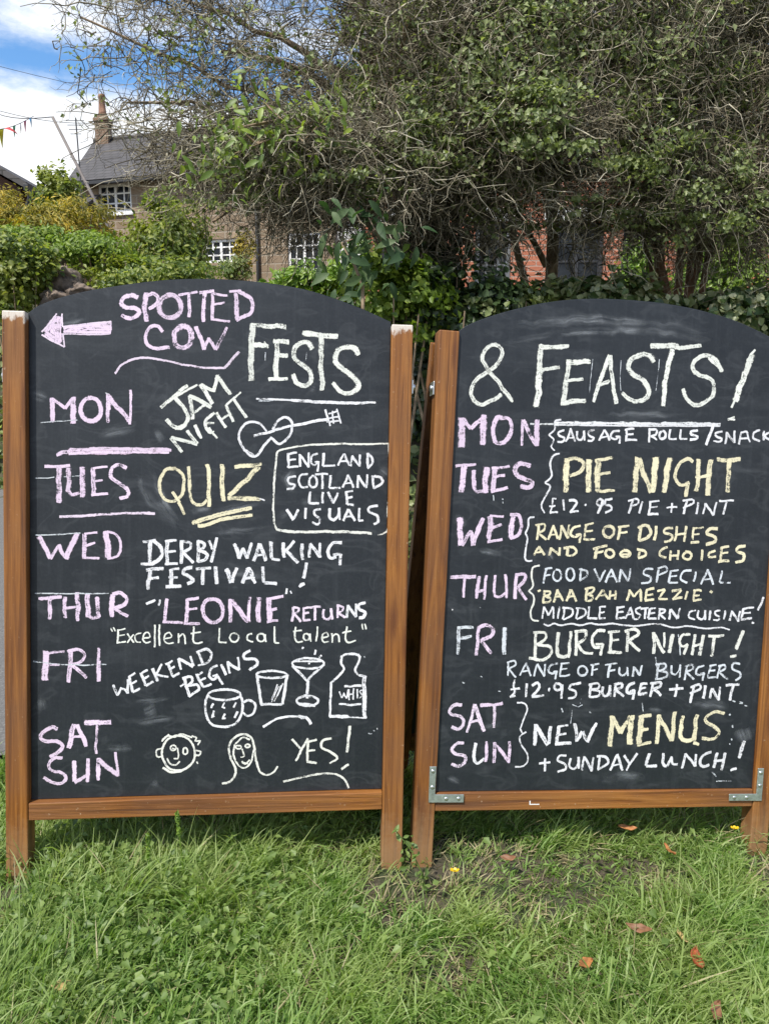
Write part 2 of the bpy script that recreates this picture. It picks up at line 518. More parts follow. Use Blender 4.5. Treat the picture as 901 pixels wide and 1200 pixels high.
M['glass'] = glass_mat()
M['door'] = plain('dark_wood', (0.06, 0.04, 0.03), 0.6, 0, 0.3, 12)
M['shed'] = plain('brown_timber', (0.11, 0.055, 0.035), 0.75, 0, 0.4, 14)
M['bark'] = plain('bark', (0.27, 0.20, 0.13), 0.9, 0, 0.5, 22, 0.6)
M['bark_red'] = plain('reddish_bark', (0.20, 0.115, 0.07), 0.9, 0, 0.5, 26, 0.6)
M['rock'] = plain('weathered_stone', (0.15, 0.115, 0.09), 0.95, 0, 0.7, 16, 1.0)
M['pole'] = plain('weathered_pole', (0.15, 0.13, 0.12), 0.7, 0, 0.2, 9)
M['cable'] = plain('cable', (0.05, 0.05, 0.055), 0.7, 0, 0.1, 9, 0)
M['clay'] = plain('clay_pot', (0.24, 0.13, 0.085), 0.85, 0, 0.3, 9)
def twig_mat():
    m, t, b = mat('dry_twig')
    g = N(t, 'ShaderNodeNewGeometry')
    r = ramp(t, [(0.0, (0.060, 0.047, 0.030)), (0.4, (0.155, 0.132, 0.086)), (0.75, (0.30, 0.265, 0.185)), (1.0, (0.52, 0.48, 0.37))], g.outputs['Random Per Island'])
    t.links.new(r.outputs[0], b.inputs['Base Color'])
    b.inputs['Roughness'].default_value = 0.9
    return m
M['twig'] = twig_mat()
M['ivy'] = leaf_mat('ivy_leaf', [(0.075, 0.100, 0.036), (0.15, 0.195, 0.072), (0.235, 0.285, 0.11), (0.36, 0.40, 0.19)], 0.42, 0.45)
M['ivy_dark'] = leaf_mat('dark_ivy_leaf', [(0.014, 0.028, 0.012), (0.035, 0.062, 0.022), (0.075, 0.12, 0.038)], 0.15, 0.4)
M['laurel'] = leaf_mat('bright_leaf', [(0.09, 0.17, 0.025), (0.17, 0.28, 0.04), (0.28, 0.38, 0.06)], 0.4, 0.4)
M['bigleaf'] = leaf_mat('broad_leaf', [(0.03, 0.07, 0.024), (0.055, 0.105, 0.035), (0.10, 0.155, 0.055)], 0.35, 0.6)
M['golden'] = leaf_mat('golden_leaf', [(0.17, 0.18, 0.03), (0.40, 0.31, 0.035), (0.58, 0.42, 0.05)], 0.3, 0.6, (0.10, 0.12, 0.03))
M['hedge'] = leaf_mat('hedge_leaf', [(0.05, 0.085, 0.02), (0.115, 0.17, 0.035), (0.21, 0.27, 0.055), (0.33, 0.35, 0.08)], 0.4, 0.5, (0.26, 0.28, 0.05))
M['fern'] = leaf_mat('fresh_leaf', [(0.09, 0.15, 0.025), (0.17, 0.255, 0.035), (0.27, 0.35, 0.055)], 0.35, 0.5)
M['varieg'] = leaf_mat('pale_ivy_leaf', [(0.03, 0.06, 0.02), (0.08, 0.13, 0.04), (0.30, 0.33, 0.17), (0.42, 0.43, 0.28)], 0.25, 0.4)
# ------------------------------------------------------------------ ground and road
def ground_sheet():
    def axis(lo, hi, n0, far):
        core = np.linspace(lo, hi, n0)
        out = np.geomspace(1, far, 26)[1:]
        step = hi - lo
        return np.concatenate([(lo - out)[::-1], core, hi + out])
    xs = axis(-5, 5, 101, 1500)
    ys = np.concatenate([-np.geomspace(1, 1500, 26)[::-1], np.linspace(0, 12, 121)[1:], np.linspace(12, 30, 40)[1:], 30 + np.geomspace(1, 1500, 26)])
    X, Y = np.meshgrid(xs, ys)
    Z = gz(X, Y) + 0.008 * np.sin(X * 23 + Y * 7) * np.sin(Y * 19 - X * 5) * (np.abs(X) < 5)
    v = np.stack([X.ravel(), Y.ravel(), Z.ravel()], 1)
    nx, ny = len(xs), len(ys)
    i = (np.arange(ny - 1)[:, None] * nx + np.arange(nx - 1)[None]).ravel()
    q = np.stack([i, i + 1, i + 1 + nx, i + nx], 1)
    return np_mesh('ground', v, q)
m, t, b = mat('soil_and_turf')
v = coords(t)
f = noise(t, v, 6, 8, 0.7)
g2 = noise(t, v, 60, 6, 0.75)
soil = ramp(t, [(0.25, (0.045, 0.034, 0.022)), (0.5, (0.095, 0.074, 0.05)), (0.75, (0.18, 0.145, 0.10))], g2).outputs[0]
turf = ramp(t, [(0.3, (0.022, 0.035, 0.012)), (0.7, (0.06, 0.085, 0.025))], g2).outputs[0]
t.links.new(mixc(t, ramp(t, [(0.42, (0, 0, 0)), (0.58, (1, 1, 1))], f).outputs[0], soil, turf), b.inputs['Base Color'])
b.inputs['Roughness'].default_value = 0.95
bump(t, b, g2, 0.8, 0.02)
tag(link_mesh('ground', ground_sheet(), m, None, True), kind='structure')

m, t, b = mat('gravelly_tarmac')
v = coords(t)
g2 = noise(t, v, 150, 4, 0.8)
g3 = noise(t, v, 4, 4, 0.6)
col = ramp(t, [(0.35, (0.085, 0.083, 0.08)), (0.55, (0.17, 0.165, 0.155)), (0.72, (0.36, 0.35, 0.33))], g2).outputs[0]
t.links.new(mixc(t, math_(t, 'MULTIPLY', g3, 0.4), col, (0.13, 0.12, 0.11)), b.inputs['Base Color'])
b.inputs['Roughness'].default_value = 0.9
bump(t, b, g2, 0.6, 0.01)
rv, rq = [], []
NR = 60
for i in range(NR + 1):                      # the lane passes behind the boards from near left to far right
    s = i / NR
    x = -9 + 15 * s
    ya = np.interp(x, [-9, -3, -0.95, 0.1, 1.5, 6], [1.2, 1.5, 2.05, 2.95, 3.3, 3.7])
    yb = np.interp(x, [-9, -3, -1.6, 0.1, 1.5, 6], [7.2, 7.2, 6.4, 3.85, 4.0, 4.4])
    for k in range(9):
        y = ya + (yb - ya) * k / 8 + 0.03 * math.sin(x * 9)
        rv.append((x, y, float(gz(x, y)) + 0.012))
for i in range(NR):
    for k in range(8):
        a = i * 9 + k
        rq.append((a, a + 9, a + 10, a + 1))
tag(link_mesh('road', np_mesh('road', np.array(rv), np.array(rq)), m, None, True), kind='structure')

# ------------------------------------------------------------------ buildings
def wall_cells(mb, W, H, th, openings, y0=0.0):
    """a wall in the xz plane built round rectangular openings (x0, z0, x1, z1)"""
    xs = sorted({0, W} | {o[0] for o in openings} | {o[2] for o in openings})
    zs = sorted({0, H} | {o[1] for o in openings} | {o[3] for o in openings})
    for i in range(len(zs) - 1):
        run = None
        for j in range(len(xs) - 1):
            cx, cz = (xs[j] + xs[j + 1]) / 2, (zs[i] + zs[i + 1]) / 2
            hole = any(o[0] < cx < o[2] and o[1] < cz < o[3] for o in openings)
            if not hole:
                run = (run[0], xs[j + 1]) if run else (xs[j], xs[j + 1])
            if (hole or j == len(xs) - 2) and run:
                mb.box((run[0], y0, zs[i]), (run[1], y0 + th, zs[i + 1]))
                run = None

def window(parent, x, z, w, h, cols, rows, fm, fw=0.06, bar=0.025, y=0.06, mullions=(), label=None, sill=None):
    mb = MB()
    d0, d1 = y, y + 0.06
    mb.box((x, d0, z), (x + fw, d1, z + h)); mb.box((x + w - fw, d0, z), (x + w, d1, z + h))
    mb.box((x + fw, d0, z), (x + w - fw, d1, z + fw)); mb.box((x + fw, d0, z + h - fw), (x + w - fw, d1, z + h))
    for mx in mullions:
        mb.box((x + mx * w - fw * .5, d0 + .003, z + fw), (x + mx * w + fw * .5, d1 - .003, z + h - fw))
    for c in range(1, cols):
        xx = x + w * c / cols
        mb.box((xx - bar / 2, d0 + .012, z + fw), (xx + bar / 2, d1 - .012, z + h - fw))
    for r_ in range(1, rows):
        zz = z + h * r_ / rows
        mb.box((x + fw, d0 + .014, zz - bar / 2), (x + w - fw, d1 - .014, zz + bar / 2))
    f = mb.build('window', fm, parent, 0.004)
    if label: f['label'] = label
    MB().box((x + .01, y + .028, z + .01), (x + w - .01, y + .034, z + h - .01)).build('pane', M['glass'], f)
    if sill is not None:
        MB().box((x - .06, -.06, z - .09), (x + w + .06, y + .05, z - .002)).build('sill', sill, f, 0.006)
    return f

# stone cottage up the lane
ca, cb = np.array([at(90, 213, 22.0)[0], 22.0]), np.array([at(402, 300, 19.9)[0], 19.9])
cl_ = float(np.hypot(*(cb - ca)))
cot = tag(empty('stone_cottage', (ca[0], ca[1], 1.6), math.atan2(cb[1] - ca[1], cb[0] - ca[0])),
          'old stone cottage with slate roof, brick chimney and white windows', 'cottage')
B0 = 1.6
def cot_x(px, row):                            # distance along the facade of a photo column
    lo, hi = 0.0, cl_
    for _ in range(40):
        mid = (lo + hi) / 2
        p = ca + (cb - ca) * mid / cl_
        q = 450.5 + FPX * p[0] / (p[1] * math.cos(PITCH) - ((6.2 if px < 200 else 4.3) - CAM_H) * math.sin(PITCH))
        if q < px: lo = mid
        else: hi = mid
    return lo
def cot_z(x, row):
    p = ca + (cb - ca) * x / cl_
    return float(at(450, row, p[1])[2]) - B0
wins = []
for (p0, p1, r0, r1) in ((114, 153, 215, 249), (239, 278, 280, 308), (337, 375, 272, 318)):
    x0, x1 = cot_x(p0, 0), cot_x(p1, 0)
    wins.append((x0, cot_z((x0 + x1) / 2, r1), x1, cot_z((x0 + x1) / 2, r0)))
EAVE = float(at(88, 214, 22.0)[2]) - B0
dx_ = cot_x(392, 0)
wl = MB(); wall_cells(wl, cl_, EAVE, 0.45, wins + [(dx_, 1.4, dx_ + .8, 3.3)])
wl.box((0, .45, 0), (.45, 5.0, EAVE)); wl.box((cl_ - .45, .45, 0), (cl_, 5.0, EAVE)); wl.box((.45, 4.6, 0), (cl_ - .45, 5.0, EAVE))
RIDGE = float(at(110, 167, 24.4)[2]) - B0
wl.prism([(0.002, EAVE), (0.002 + .0, EAVE + .002), (2.5, RIDGE - .06), (5.0, EAVE)], 0.0, 0.45, 'x')
wl.prism([(0.002, EAVE), (2.5, RIDGE - .06), (5.0, EAVE)], cl_ - .45, cl_, 'x')
cot_wall = wl.build('wall', M['stone'], cot)
rf = MB()
for s in (0, 1):
    a = (-0.22, EAVE - .10) if s == 0 else (5.22, EAVE - .10)
    rf.prism([a, (2.5, RIDGE), (2.5, RIDGE + .12), (a[0] + (-.06 if s == 0 else .06), a[1] + .07)], -.12, cl_ + .12, 'x')
SKEW = 0.42                                    # the cottage is not square in plan: its end wall runs back at an angle
def skewed(o):
    for v_ in o.data.vertices:
        if v_.co.y > .5: v_.co.x -= SKEW * v_.co.y
    return o
roof = skewed(rf.build('roof', M['slate'], cot))
rt = MB().tube([(-.12, 2.5, RIDGE + .12), (cl_ + .12, 2.5, RIDGE + .12)], .09, 8).build('ridge_tile', M['slate'], roof)
ch = MB(); ch.box((0.02, 2.22, RIDGE - .4), (.46, 2.78, RIDGE + .58)); ch.box((-.02, 2.18, RIDGE + .58), (.50, 2.82, RIDGE + .68))
ch.box((.07, 2.28, RIDGE + .68), (.41, 2.72, RIDGE + .80))
skewed(cot_wall); skewed(rt)
chm = skewed(ch.build('chimney', M['chim'], roof, 0.01))
pot = MB().tube([(.24, 2.5, RIDGE + .78), (.24, 2.5, RIDGE + .90), (.24, 2.5, RIDGE + 1.28), (.24, 2.5, RIDGE + 1.31), (.24, 2.5, RIDGE + 1.38)], [.17, .13, .10, .13, .12], 12); skewed(pot.build('chimney_pot', M['clay'], chm, 0, True))
wnames = ('white four by three sash window under the eaves', 'small white window half behind the bush', 'tall white window by the lane')
for k, (x0, z0, x1, z1) in enumerate(wins):
    window(cot, x0, z0, x1 - x0, z1 - z0, 4, 3, M['white'], 0.07, 0.038, 0.05, (0.5,), wnames[k], M['stone'] if k else M['white'])
drp = MB().box((dx_, .12, 1.4), (dx_ + .8, .18, 3.3)).build('door', M['white'], cot, 0.005)
pp = cot_x(303, 0)
MB().tube([(pp, -.06, 0), (pp, -.06, EAVE - .12)], .045, 8).build('drainpipe', M['grey_paint'], cot, 0, True)
MB().prism([(-.36, EAVE - .16), (-.22, EAVE - .16), (-.22, EAVE - .08), (-.24, EAVE - .08), (-.24, EAVE - .14), (-.34, EAVE - .14), (-.34, EAVE - .08), (-.36, EAVE - .08)], -.1, cl_ + .1, 'x').build('gutter', M['grey_paint'], cot)
# low slated outhouse against its left end
oh = MB(); oh.box((-.1, -1.9, 0), (.7, -.05, EAVE - 1.55))
ohw = oh.build('outhouse_wall', M['stone'], cot)
MB().prism([(-2.05, EAVE - 1.57), (-.02, EAVE - .45), (-.02, EAVE - .35), (-2.05, EAVE - 1.47)], -.2, .75, 'x').build('outhouse_roof', M['slate'], ohw)

# red brick house beyond the trees
bx0, bx1 = at(425, 300, 12)[0], at(905, 300, 12)[0]
BW = bx1 - bx0
BZ = 1.2
br = tag(empty('brick_house', (bx0, 12.0, BZ), R(-2)), 'red brick house with dark framed windows glimpsed through the branches', 'house')
def bxz(px, row):
    p = at(px, row, 12.05)
    return p[0] - bx0, p[2] - BZ
ops = []
spec = [((554, 360), (598, 262), 'pale'), ((640, 352), (706, 262), 'dark'), ((722, 352), (770, 262), 'dark'), ((800, 352), (860, 262), 'dark'),
        ((682, 184), (722, 108), 'up'), ((818, 184), (866, 112), 'up'), ((560, 184), (600, 108), 'up'), ((444, 352), (500, 262), 'dark')]
for (a, b_, k) in spec:
    x0, z0 = bxz(*a); x1, z1 = bxz(*b_)
    ops.append((x0, z0, x1, z1))
HB = bxz(600, 62)[1]
wl = MB(); wall_cells(wl, BW, HB, .3, ops)
wl.box((0, .3, 0), (.3, 6, HB)); wl.box((BW - .3, .3, 0), (BW, 6, HB)); wl.box((.3, 5.7, 0), (BW - .3, 6, HB))
wl.build('wall', M['brick'], br)
MB().prism([(-.3, HB - .05), (3.0, HB + 2.2), (6.3, HB - .05), (6.3, HB + .08), (3.0, HB + 2.34), (-.3, HB + .08)], -.3, BW + .3, 'x').build('roof', M['slate'], br)
lin = MB()
for (x0, z0, x1, z1), s in zip(ops, spec):
    k = s[2]
    w, h = x1 - x0, z1 - z0
    if k == 'pale':
        window(br, x0, z0, w, h, 3, 4, M['pale_grey'], 0.07, 0.035, 0.05, (), 'pale grey leaded window', M['white'])
    elif k == 'dark':
        window(br, x0, z0, w, h, 2, 2, M['grey_paint'], 0.075, 0.03, 0.08, (0.5,), None, M['grey_paint'])
    else:
        window(br, x0, z0, w, h, 2, 2, M['white'], 0.06, 0.03, 0.06, (0.5,), None, M['white'])
    lin.box((x0 - .1, -.025, z1 + .003), (x1 + .1, .08, z1 + .2))
lin.build('lintel', M['white'], br, 0.006)

# shed gable at the left edge
sp = at(10, 225, 13.0)
sh = tag(empty('shed', (sp[0] - 1.9, 13.0, 1.9), 0), 'dark brown timber shed whose roof end shows above the golden shrubs', 'shed')
zt = float(at(38, 216, 13)[2]) - 1.9
xr_ = float(at(33, 216, 13)[0] - (sp[0] - 1.9))
wl = MB(); wl.box((0, 0, 0), (xr_ - .12, 2.4, zt - .05)); wl.prism([(0, zt - .05), (xr_ - .12, zt - .05), (xr_ / 2 - .06, zt + .55)], 0, 2.4, 'y')
wl.build('wall', M['shed'], sh)
MB().prism([(xr_ + .08, zt - .12), (xr_ + .08, zt - .02), (xr_ / 2 - .06, zt + .70), (-.2, zt - .02), (-.2, zt - .12), (xr_ / 2 - .06, zt + .58)], -.25, 2.6, 'y').build('roof', M['slate'], sh)
MB().box((xr_ + .06, -.3, zt - .16), (xr_ + .13, 2.6, zt - .06)).build('gutter', M['grey_paint'], sh, 0.004)
MB().tube([(xr_ + .1, -.2, zt - .12), (xr_ + .1, -.2, zt - .25), (xr_ - .08, -.1, zt - .55), (xr_ - .08, -.05, 0)], .035, 8).build('drainpipe', M['grey_paint'], sh, 0, True)

# leaning pole, aerial, cables, bunting
p0, p1 = at(137, 285, 13.5), at(62, 137, 13.5)
o = MB().tube([p0 + np.array([0, 0, -1.2]) - (p1 - p0) * 0.1, p0, p1], [.034, .030, .022], 8).build('pole', M['pole'], None, 0, True)
tag(o, 'slanting pale wooden pole in front of the slate roof', 'pole')
a0, a1 = at(95, 190, 20), at(89, 138, 20)
mb = MB().tube([a0 + np.array([0, 0, -2.5]), a1], .018, 6)
for k in range(4):
    z = a1 - np.array([0, 0, .08 + .1 * k]); mb.tube([z - np.array([.22 - .03 * k, .05, 0]), z + np.array([.22 - .03 * k, -.05, 0])], .008, 5)
tag(mb.build('aerial', M['cable']), 'thin aerial mast left of the brick chimney', 'aerial')
for k, (q0, q1, Y0, Y1, lab) in enumerate((((-60, 62), (330, 128), 26, 30, 'upper black cable crossing the blue sky'), ((-60, 112), (160, 140), 22, 27, 'middle black cable sagging above the white cloud'), ((-60, 90), (62, 137), 20, 13.5, 'short black cable running down to the top of the slanting pole'))):
    A, B_ = at(*q0, Y0), at(*q1, Y1)
    pts = [A + (B_ - A) * s + np.array([0, 0, -0.35 * math.sin(math.pi * s)]) for s in np.linspace(0, 1, 14)]
    tag(MB().tube(pts, .008, 5).build('overhead_cable', M['cable']), lab, 'cable')
bun = tag(empty('bunting', tuple(at(-20, 128, 8.0))), 'string of small coloured bunting flags at the left edge of the sky', 'bunting')
A, B_ = at(-60, 142, 8.0), at(40, 136, 11.0)
off = at(-20, 128, 8.0)
bp = [A + (B_ - A) * s + np.array([0, 0, -.12 * math.sin(math.pi * s)]) - off for s in np.linspace(0, 1, 20)]
MB().tube(bp, .004, 5).build('cord', M['cable'], bun)
fl_cols = [(0.75, 0.68, 0.03), (0.70, 0.05, 0.05), (0.10, 0.45, 0.25), (0.8, 0.78, 0.75), (0.65, 0.1, 0.25), (0.1, 0.3, 0.5)]
for k, s in enumerate((0.53, 0.60, 0.70, 0.78, 0.86, 0.94)):
    i = min(int(s * 19), 18)
    p = bp[i] + (bp[i + 1] - bp[i]) * (s * 19 - i)
    dv = (bp[i + 1] - bp[i]); dv = dv / np.linalg.norm(dv)
    bm = bmesh.new()
    sw = np.array([.03, -.05, 0]) * (1 if k % 2 else -.6)
    rows = 5
    vv = []
    for r_ in range(rows + 1):
        u = r_ / rows
        hw = (.10 if k < 2 else .06) * (1 - u * .96)
        cpos = p + np.array([0, 0, (-.20 if k < 2 else -.13) * u]) + sw * math.sin(u * 2.6) + (np.array([.12, 0, .12]) * u if k == 1 else 0)
        vv.append([bm.verts.new(cpos + dv * hw * sg) for sg in (-1, 1)])
    for r_ in range(rows): bm.faces.new((vv[r_][0], vv[r_][1], vv[r_ + 1][1], vv[r_ + 1][0]))
    me = bpy.data.meshes.new('flag'); bm.to_mesh(me); bm.free()
    cm = plain('flag_cloth', fl_cols[k], 0.8, 0, 0.06, 9, 0)
    o = link_mesh('flag', me, cm, bun, True)
    sm_ = o.modifiers.new('thick', 'SOLIDIFY'); sm_.thickness = 0.002
    o['label'] = ('yellow flag', 'red flag', 'green flag', 'white flag', 'pink flag', 'blue flag')[k]

# ------------------------------------------------------------------ plants
def unit(a): return a / np.maximum(np.linalg.norm(a, axis=-1, keepdims=True), 1e-9)

def leaves(pos, nrm, size, aspect=0.6, fold=0.25, rng=rng, lobed=False):
    """leaf faces: returns verts, quads. Each leaf is 2 quads folded on the midrib (one island)"""
    n = len(pos)
    nrm = unit(nrm)
    rv_ = rng.normal(size=(n, 3))
    ax = unit(np.cross(nrm, rv_)); bx = np.cross(nrm, ax)
    s = size[:, None] if hasattr(size, '__len__') else np.full((n, 1), size)
    w = s * aspect * .5
    P = pos
    base = P - ax * s * .5
    tip = P + ax * s * .5 - nrm * s * .12
    mid1 = P - ax * s * .12 - nrm * s * 0.02
    l1 = mid1 + bx * w + nrm * w * fold * 1.6
    r1 = mid1 - bx * w + nrm * w * fold * 1.6
    mid2 = P + ax * s * .2 - nrm * s * .03
    l2 = mid2 + bx * w * .72 + nrm * w * fold
    r2 = mid2 - bx * w * .72 + nrm * w * fold
    if lobed:
        l2 = mid2 + bx * w * .42 + nrm * w * fold * .5
        r2 = mid2 - bx * w * .42 + nrm * w * fold * .5
    v = np.stack([base, l1, l2, tip, r2, r1], 1).reshape(-1, 3)
    k = np.arange(n)[:, None] * 6
    q = np.concatenate([k + np.array([[0, 3, 2, 1]]), k + np.array([[0, 5, 4, 3]])], 0)
    return v, q

def fine_leaves(pos, nrm, size, aspect=.45, rng=rng, droop=.35):
    """smooth pointed-oval leaves: 6 stations along the midrib, folded and drooping"""
    n = len(pos)
    nrm = unit(nrm); ax = unit(np.cross(nrm, rng.normal(size=(n, 3))) + np.array([0, 0, -.5])); bx = unit(np.cross(nrm, ax)); nrm = np.cross(ax, bx)
    s = size[:, None]
    st = np.array([0, .1, .25, .42, .6, .78, .92, 1.0]); wd = np.array([.04, .45, .85, 1.0, .88, .58, .24, .02])
    V = []
    for u, w_ in zip(st, wd):
        c = pos + ax * s * u - nrm * s * droop * u * u + rng.normal(size=(n, 1)) * s * .012 * nrm
        h = s * aspect * .5 * w_
        V += [c + bx * h + nrm * h * .28, c, c - bx * h + nrm * h * .28]
    V = np.stack(V, 1).reshape(-1, 3)
    k = np.arange(n)[:, None] * 24
    q = np.concatenate([k + np.array([[3 * i + j, 3 * i + j + 1, 3 * i + j + 4, 3 * i + j + 3]]) for i in range(7) for j in (0, 1)], 0)
    return V, q

def blob_points(n, c, rad, clumps, spread, rng=rng, shell=0.75):
    """points in a lumpy ellipsoid: gaussian clumps scattered mostly near its surface"""
    c = np.asarray(c, float); rad = np.asarray(rad, float)
    d = unit(rng.normal(size=(clumps, 3)))
    rr = np.where(rng.random(clumps) < shell, rng.uniform(.62, 1.02, clumps), rng.uniform(0, .7, clumps))[:, None]
    cc = c + d * rr * rad
    w = rng.uniform(.4, 1.6, clumps); w /= w.sum()
    k = rng.choice(clumps, n, p=w)
    sc = spread * rng.uniform(.6, 1.4, clumps)[k][:, None]
    p = cc[k] + rng.normal(size=(n, 3)) * sc * rad
    out = unit((p - c) / rad) + rng.normal(size=(n, 3)) * .7 + np.array([0, -.25, .55])
    return p, out

def tubes(P, rad, sides=3):
    """many polylines at once: P (n, k, 3), rad (n, k)"""
    n, k, _ = P.shape
    T = np.empty_like(P)
    T[:, 1:-1] = P[:, 2:] - P[:, :-2]; T[:, 0] = P[:, 1] - P[:, 0]; T[:, -1] = P[:, -1] - P[:, -2]
    T = unit(T)
    ref = unit(rng.normal(size=(n, 1, 3))) * np.ones((1, k, 1))
    A = unit(np.cross(T, ref)); B_ = np.cross(T, A)
    th = np.arange(sides) * 2 * np.pi / sides
    V = P[:, :, None] + (A[:, :, None] * np.cos(th)[None, None, :, None] + B_[:, :, None] * np.sin(th)[None, None, :, None]) * rad[:, :, None, None]
    V = V.reshape(-1, 3)
    base = (np.arange(n)[:, None, None] * k + np.arange(k - 1)[None, :, None]) * sides + np.arange(sides)[None, None]
    nxt = (np.arange(n)[:, None, None] * k + np.arange(k - 1)[None, :, None]) * sides + (np.arange(sides)[None, None] + 1) % sides
    q = np.stack([base, nxt, nxt + sides, base + sides], -1).reshape(-1, 4)
    return V, q

def grow(p0, d0, L, nseg, curl, droop, rng=rng):
    n = len(p0)
    P = np.empty((n, nseg + 1, 3)); P[:, 0] = p0
    d = unit(d0)
    st = (L / nseg)[:, None]
    for i in range(nseg):
        d = unit(d + rng.normal(size=(n, 3)) * curl + np.array([0, 0, -droop]))
        P[:, i + 1] = P[:, i] + d * st
    return P

def join(*vq):
    V, Q, o = [], [], 0
    for v, q in vq:
        V.append(v); Q.append(q + o); o += len(v)
    return np.concatenate(V), np.concatenate(Q)

def twig_mass(ells, dens, centre, rmain=.0034, L=(.14, .5), sub=3, curl=.42, droop=.04):
    """tangle of bare twigs: ells = [(centre, radii, count)]"""
    out = []
    for c, rad, n in ells:
        c = np.asarray(c); rad = np.asarray(rad)
        d = unit(rng.normal(size=(n, 3)))
        r_ = rng.random(n)[:, None] ** .42
        p = c + d * r_ * rad
        keep = rng.random(n) < dens(p)
        p = p[keep]
        dirs = unit((p - centre)) * .7 + rng.normal(size=p.shape) * .75
        Ls = rng.uniform(*L, len(p))
        P = grow(p, dirs, Ls, 6, curl, droop)
        rr = rmain * rng.uniform(.5, 1.5, len(p))
        out.append(tubes(P, rr[:, None] * np.linspace(1, .35, 7)[None]))
        for s_ in range(sub):
            k = rng.integers(1, 6, len(p))
            q = P[np.arange(len(p)), k]
            dd = unit(P[np.arange(len(p)), k + 1] - q) + rng.normal(size=p.shape) * .7
            P2 = grow(q, dd, Ls * rng.uniform(.2, .55, len(p)), 4, curl * 1.1, droop)
            out.append(tubes(P2, (rr * .55)[:, None] * np.linspace(1, .4, 5)[None]))
    return join(*out)

def limbs(base, targets, r0, bend=.18):
    out = []
    for tg, rr in targets:
        k = 12
        s = np.linspace(0, 1, k)[:, None]
        mid = np.asarray(base) * .45 + np.asarray(tg) * .55 + np.array([0, 0, .25]) + rng.normal(size=3) * bend
        P = (1 - s) ** 2 * base + 2 * s * (1 - s) * mid + s * s * tg
        P = P + rng.normal(size=P.shape) * .018 * np.sin(np.pi * s)
        out.append(tubes(P[None], (rr * (1 - .72 * s[:, 0]))[None], 7))
    return join(*out)

def plant(name, label, cat, group=None, loc=(0, 0, 0)):
    o = empty(name, tuple(float(v_) for v_ in loc))
    tag(o, label, cat, group)
    return o

def add(root, name, vq, m, smooth=False):
    v, q = vq
    v = v - np.array(root.location)
    return link_mesh(name, np_mesh(name, v, q), m, root, smooth)

# --- the three trees behind the boards
def base_of(px, Y):
    p = at(px, 380, Y)
    return np.array([p[0], Y, float(gz(p[0], Y)) - .03])

# 1 ivy-clad tree, left half of the mass, thinning out against the sky
b1 = base_of(517, 5.1)
tree1 = plant('tangled_tree', 'leaning tree with ivy smothered trunk and thin twigs against the sky', 'tree', None, b1)
top1 = at(505, 150, 5.0)
Ptr = np.array([b1, b1 * .7 + top1 * .3 + [.03, 0, 0], b1 * .35 + top1 * .65 - [.04, 0, 0], top1])
add(tree1, 'trunk', tubes(Ptr[None], np.array([[.10, .085, .07, .05]]), 10), M['bark'], True)
tg = [(at(95, 20, 4.6), .02), (at(150, 120, 4.5), .022), (at(260, 60, 4.4), .035), (at(330, 90, 4.9), .045), (at(215, 0, 4.8), .03), (at(200, 215, 4.3), .022),
      (at(250, 260, 4.3), .022), (at(330, 280, 4.2), .02), (at(400, -40, 4.7), .04), (at(480, 20, 4.2), .03), (at(600, 60, 4.5), .035), (at(560, 200, 4.1), .02), (at(430, 215, 4.1), .022), (at(380, 150, 4.2), .03)]
add(tree1, 'limb', limbs(top1 - [0, 0, .25], tg, .04), M['bark'], True)
def d1(p):
    px = 450 + 903 * p[:, 0] / p[:, 1]
    row = 600 - 903 * ((p[:, 2] - CAM_H) / p[:, 1] * .985 + .174) / (.985 - .174 * (p[:, 2] - CAM_H) / p[:, 1] + .03)
    gap = np.exp(-(((px - 372) / 48) ** 2 + ((row - 62) / 55) ** 2)) + .7 * np.exp(-(((px - 250) / 60) ** 2 + ((row - 95) / 35) ** 2))
    return (np.clip((px - 80) / 300, 0.04, 1) ** 1.3 + .02) * np.clip(1 - 1.05 * gap, 0, 1)
E1 = [(at(500, 80, 4.7), (.85, .75, .92), 3200), (at(320, 182, 4.4), (.75, .5, .23), 1500), (at(250, 50, 4.6), (.9, .6, .7), 2700), (at(420, 205, 4.3), (.6, .45, .23), 900), (at(360, 250, 4.3), (.3, .3, .06), 130)]
add(tree1, 'twigs', twig_mass(E1, d1, top1), M['twig'])
lv = []
for c, rad, n, cl2, sp, sz in ((at(540, 80, 4.35), (.62, .5, .85), 11500, 160, .08, .029), (at(310, 70, 4.4), (.7, .4, .5), 1000, 120, .06, .03), (at(370, 190, 4.15), (.7, .4, .22), 3600, 110, .07, .029), (at(160, 70, 4.6), (.5, .4, .5), 260, 90, .05, .03), (at(250, 240, 4.2), (.4, .3, .15), 350, 60, .08, .026)):
    p, nr = blob_points(n, c, rad, cl2, sp)
    lv.append(leaves(p, nr, rng.uniform(.6, 1.35, n) * sz, .75, .2, lobed=True))
add(tree1, 'leaves', join(*lv), M['ivy'])
lv = []
p, nr = blob_points(1600, at(540, 130, 5.35), (.55, .4, .75), 60, .14); lv.append(leaves(p, nr, rng.uniform(.05, .09, 1600), .8))
n = 2600
s_ = rng.random(n); th = rng.uniform(0, 2 * np.pi, n)
ax_ = b1[None] * (1 - s_[:, None]) + at(505, 215, 5.0)[None] * s_[:, None]
rr_ = .15 + .06 * np.sin(s_ * 9 + th * 2)
nr = np.stack([np.cos(th), np.sin(th), .2 + 0 * th], 1)
lv.append(leaves(ax_ + nr * rr_[:, None] + rng.normal(size=(n, 3)) * .03, nr + rng.normal(size=(n, 3)) * .4 + [0, 0, .3], rng.uniform(.05, .085, n), .85))
add(tree1, 'ivy', join(*lv), M['ivy_dark'])

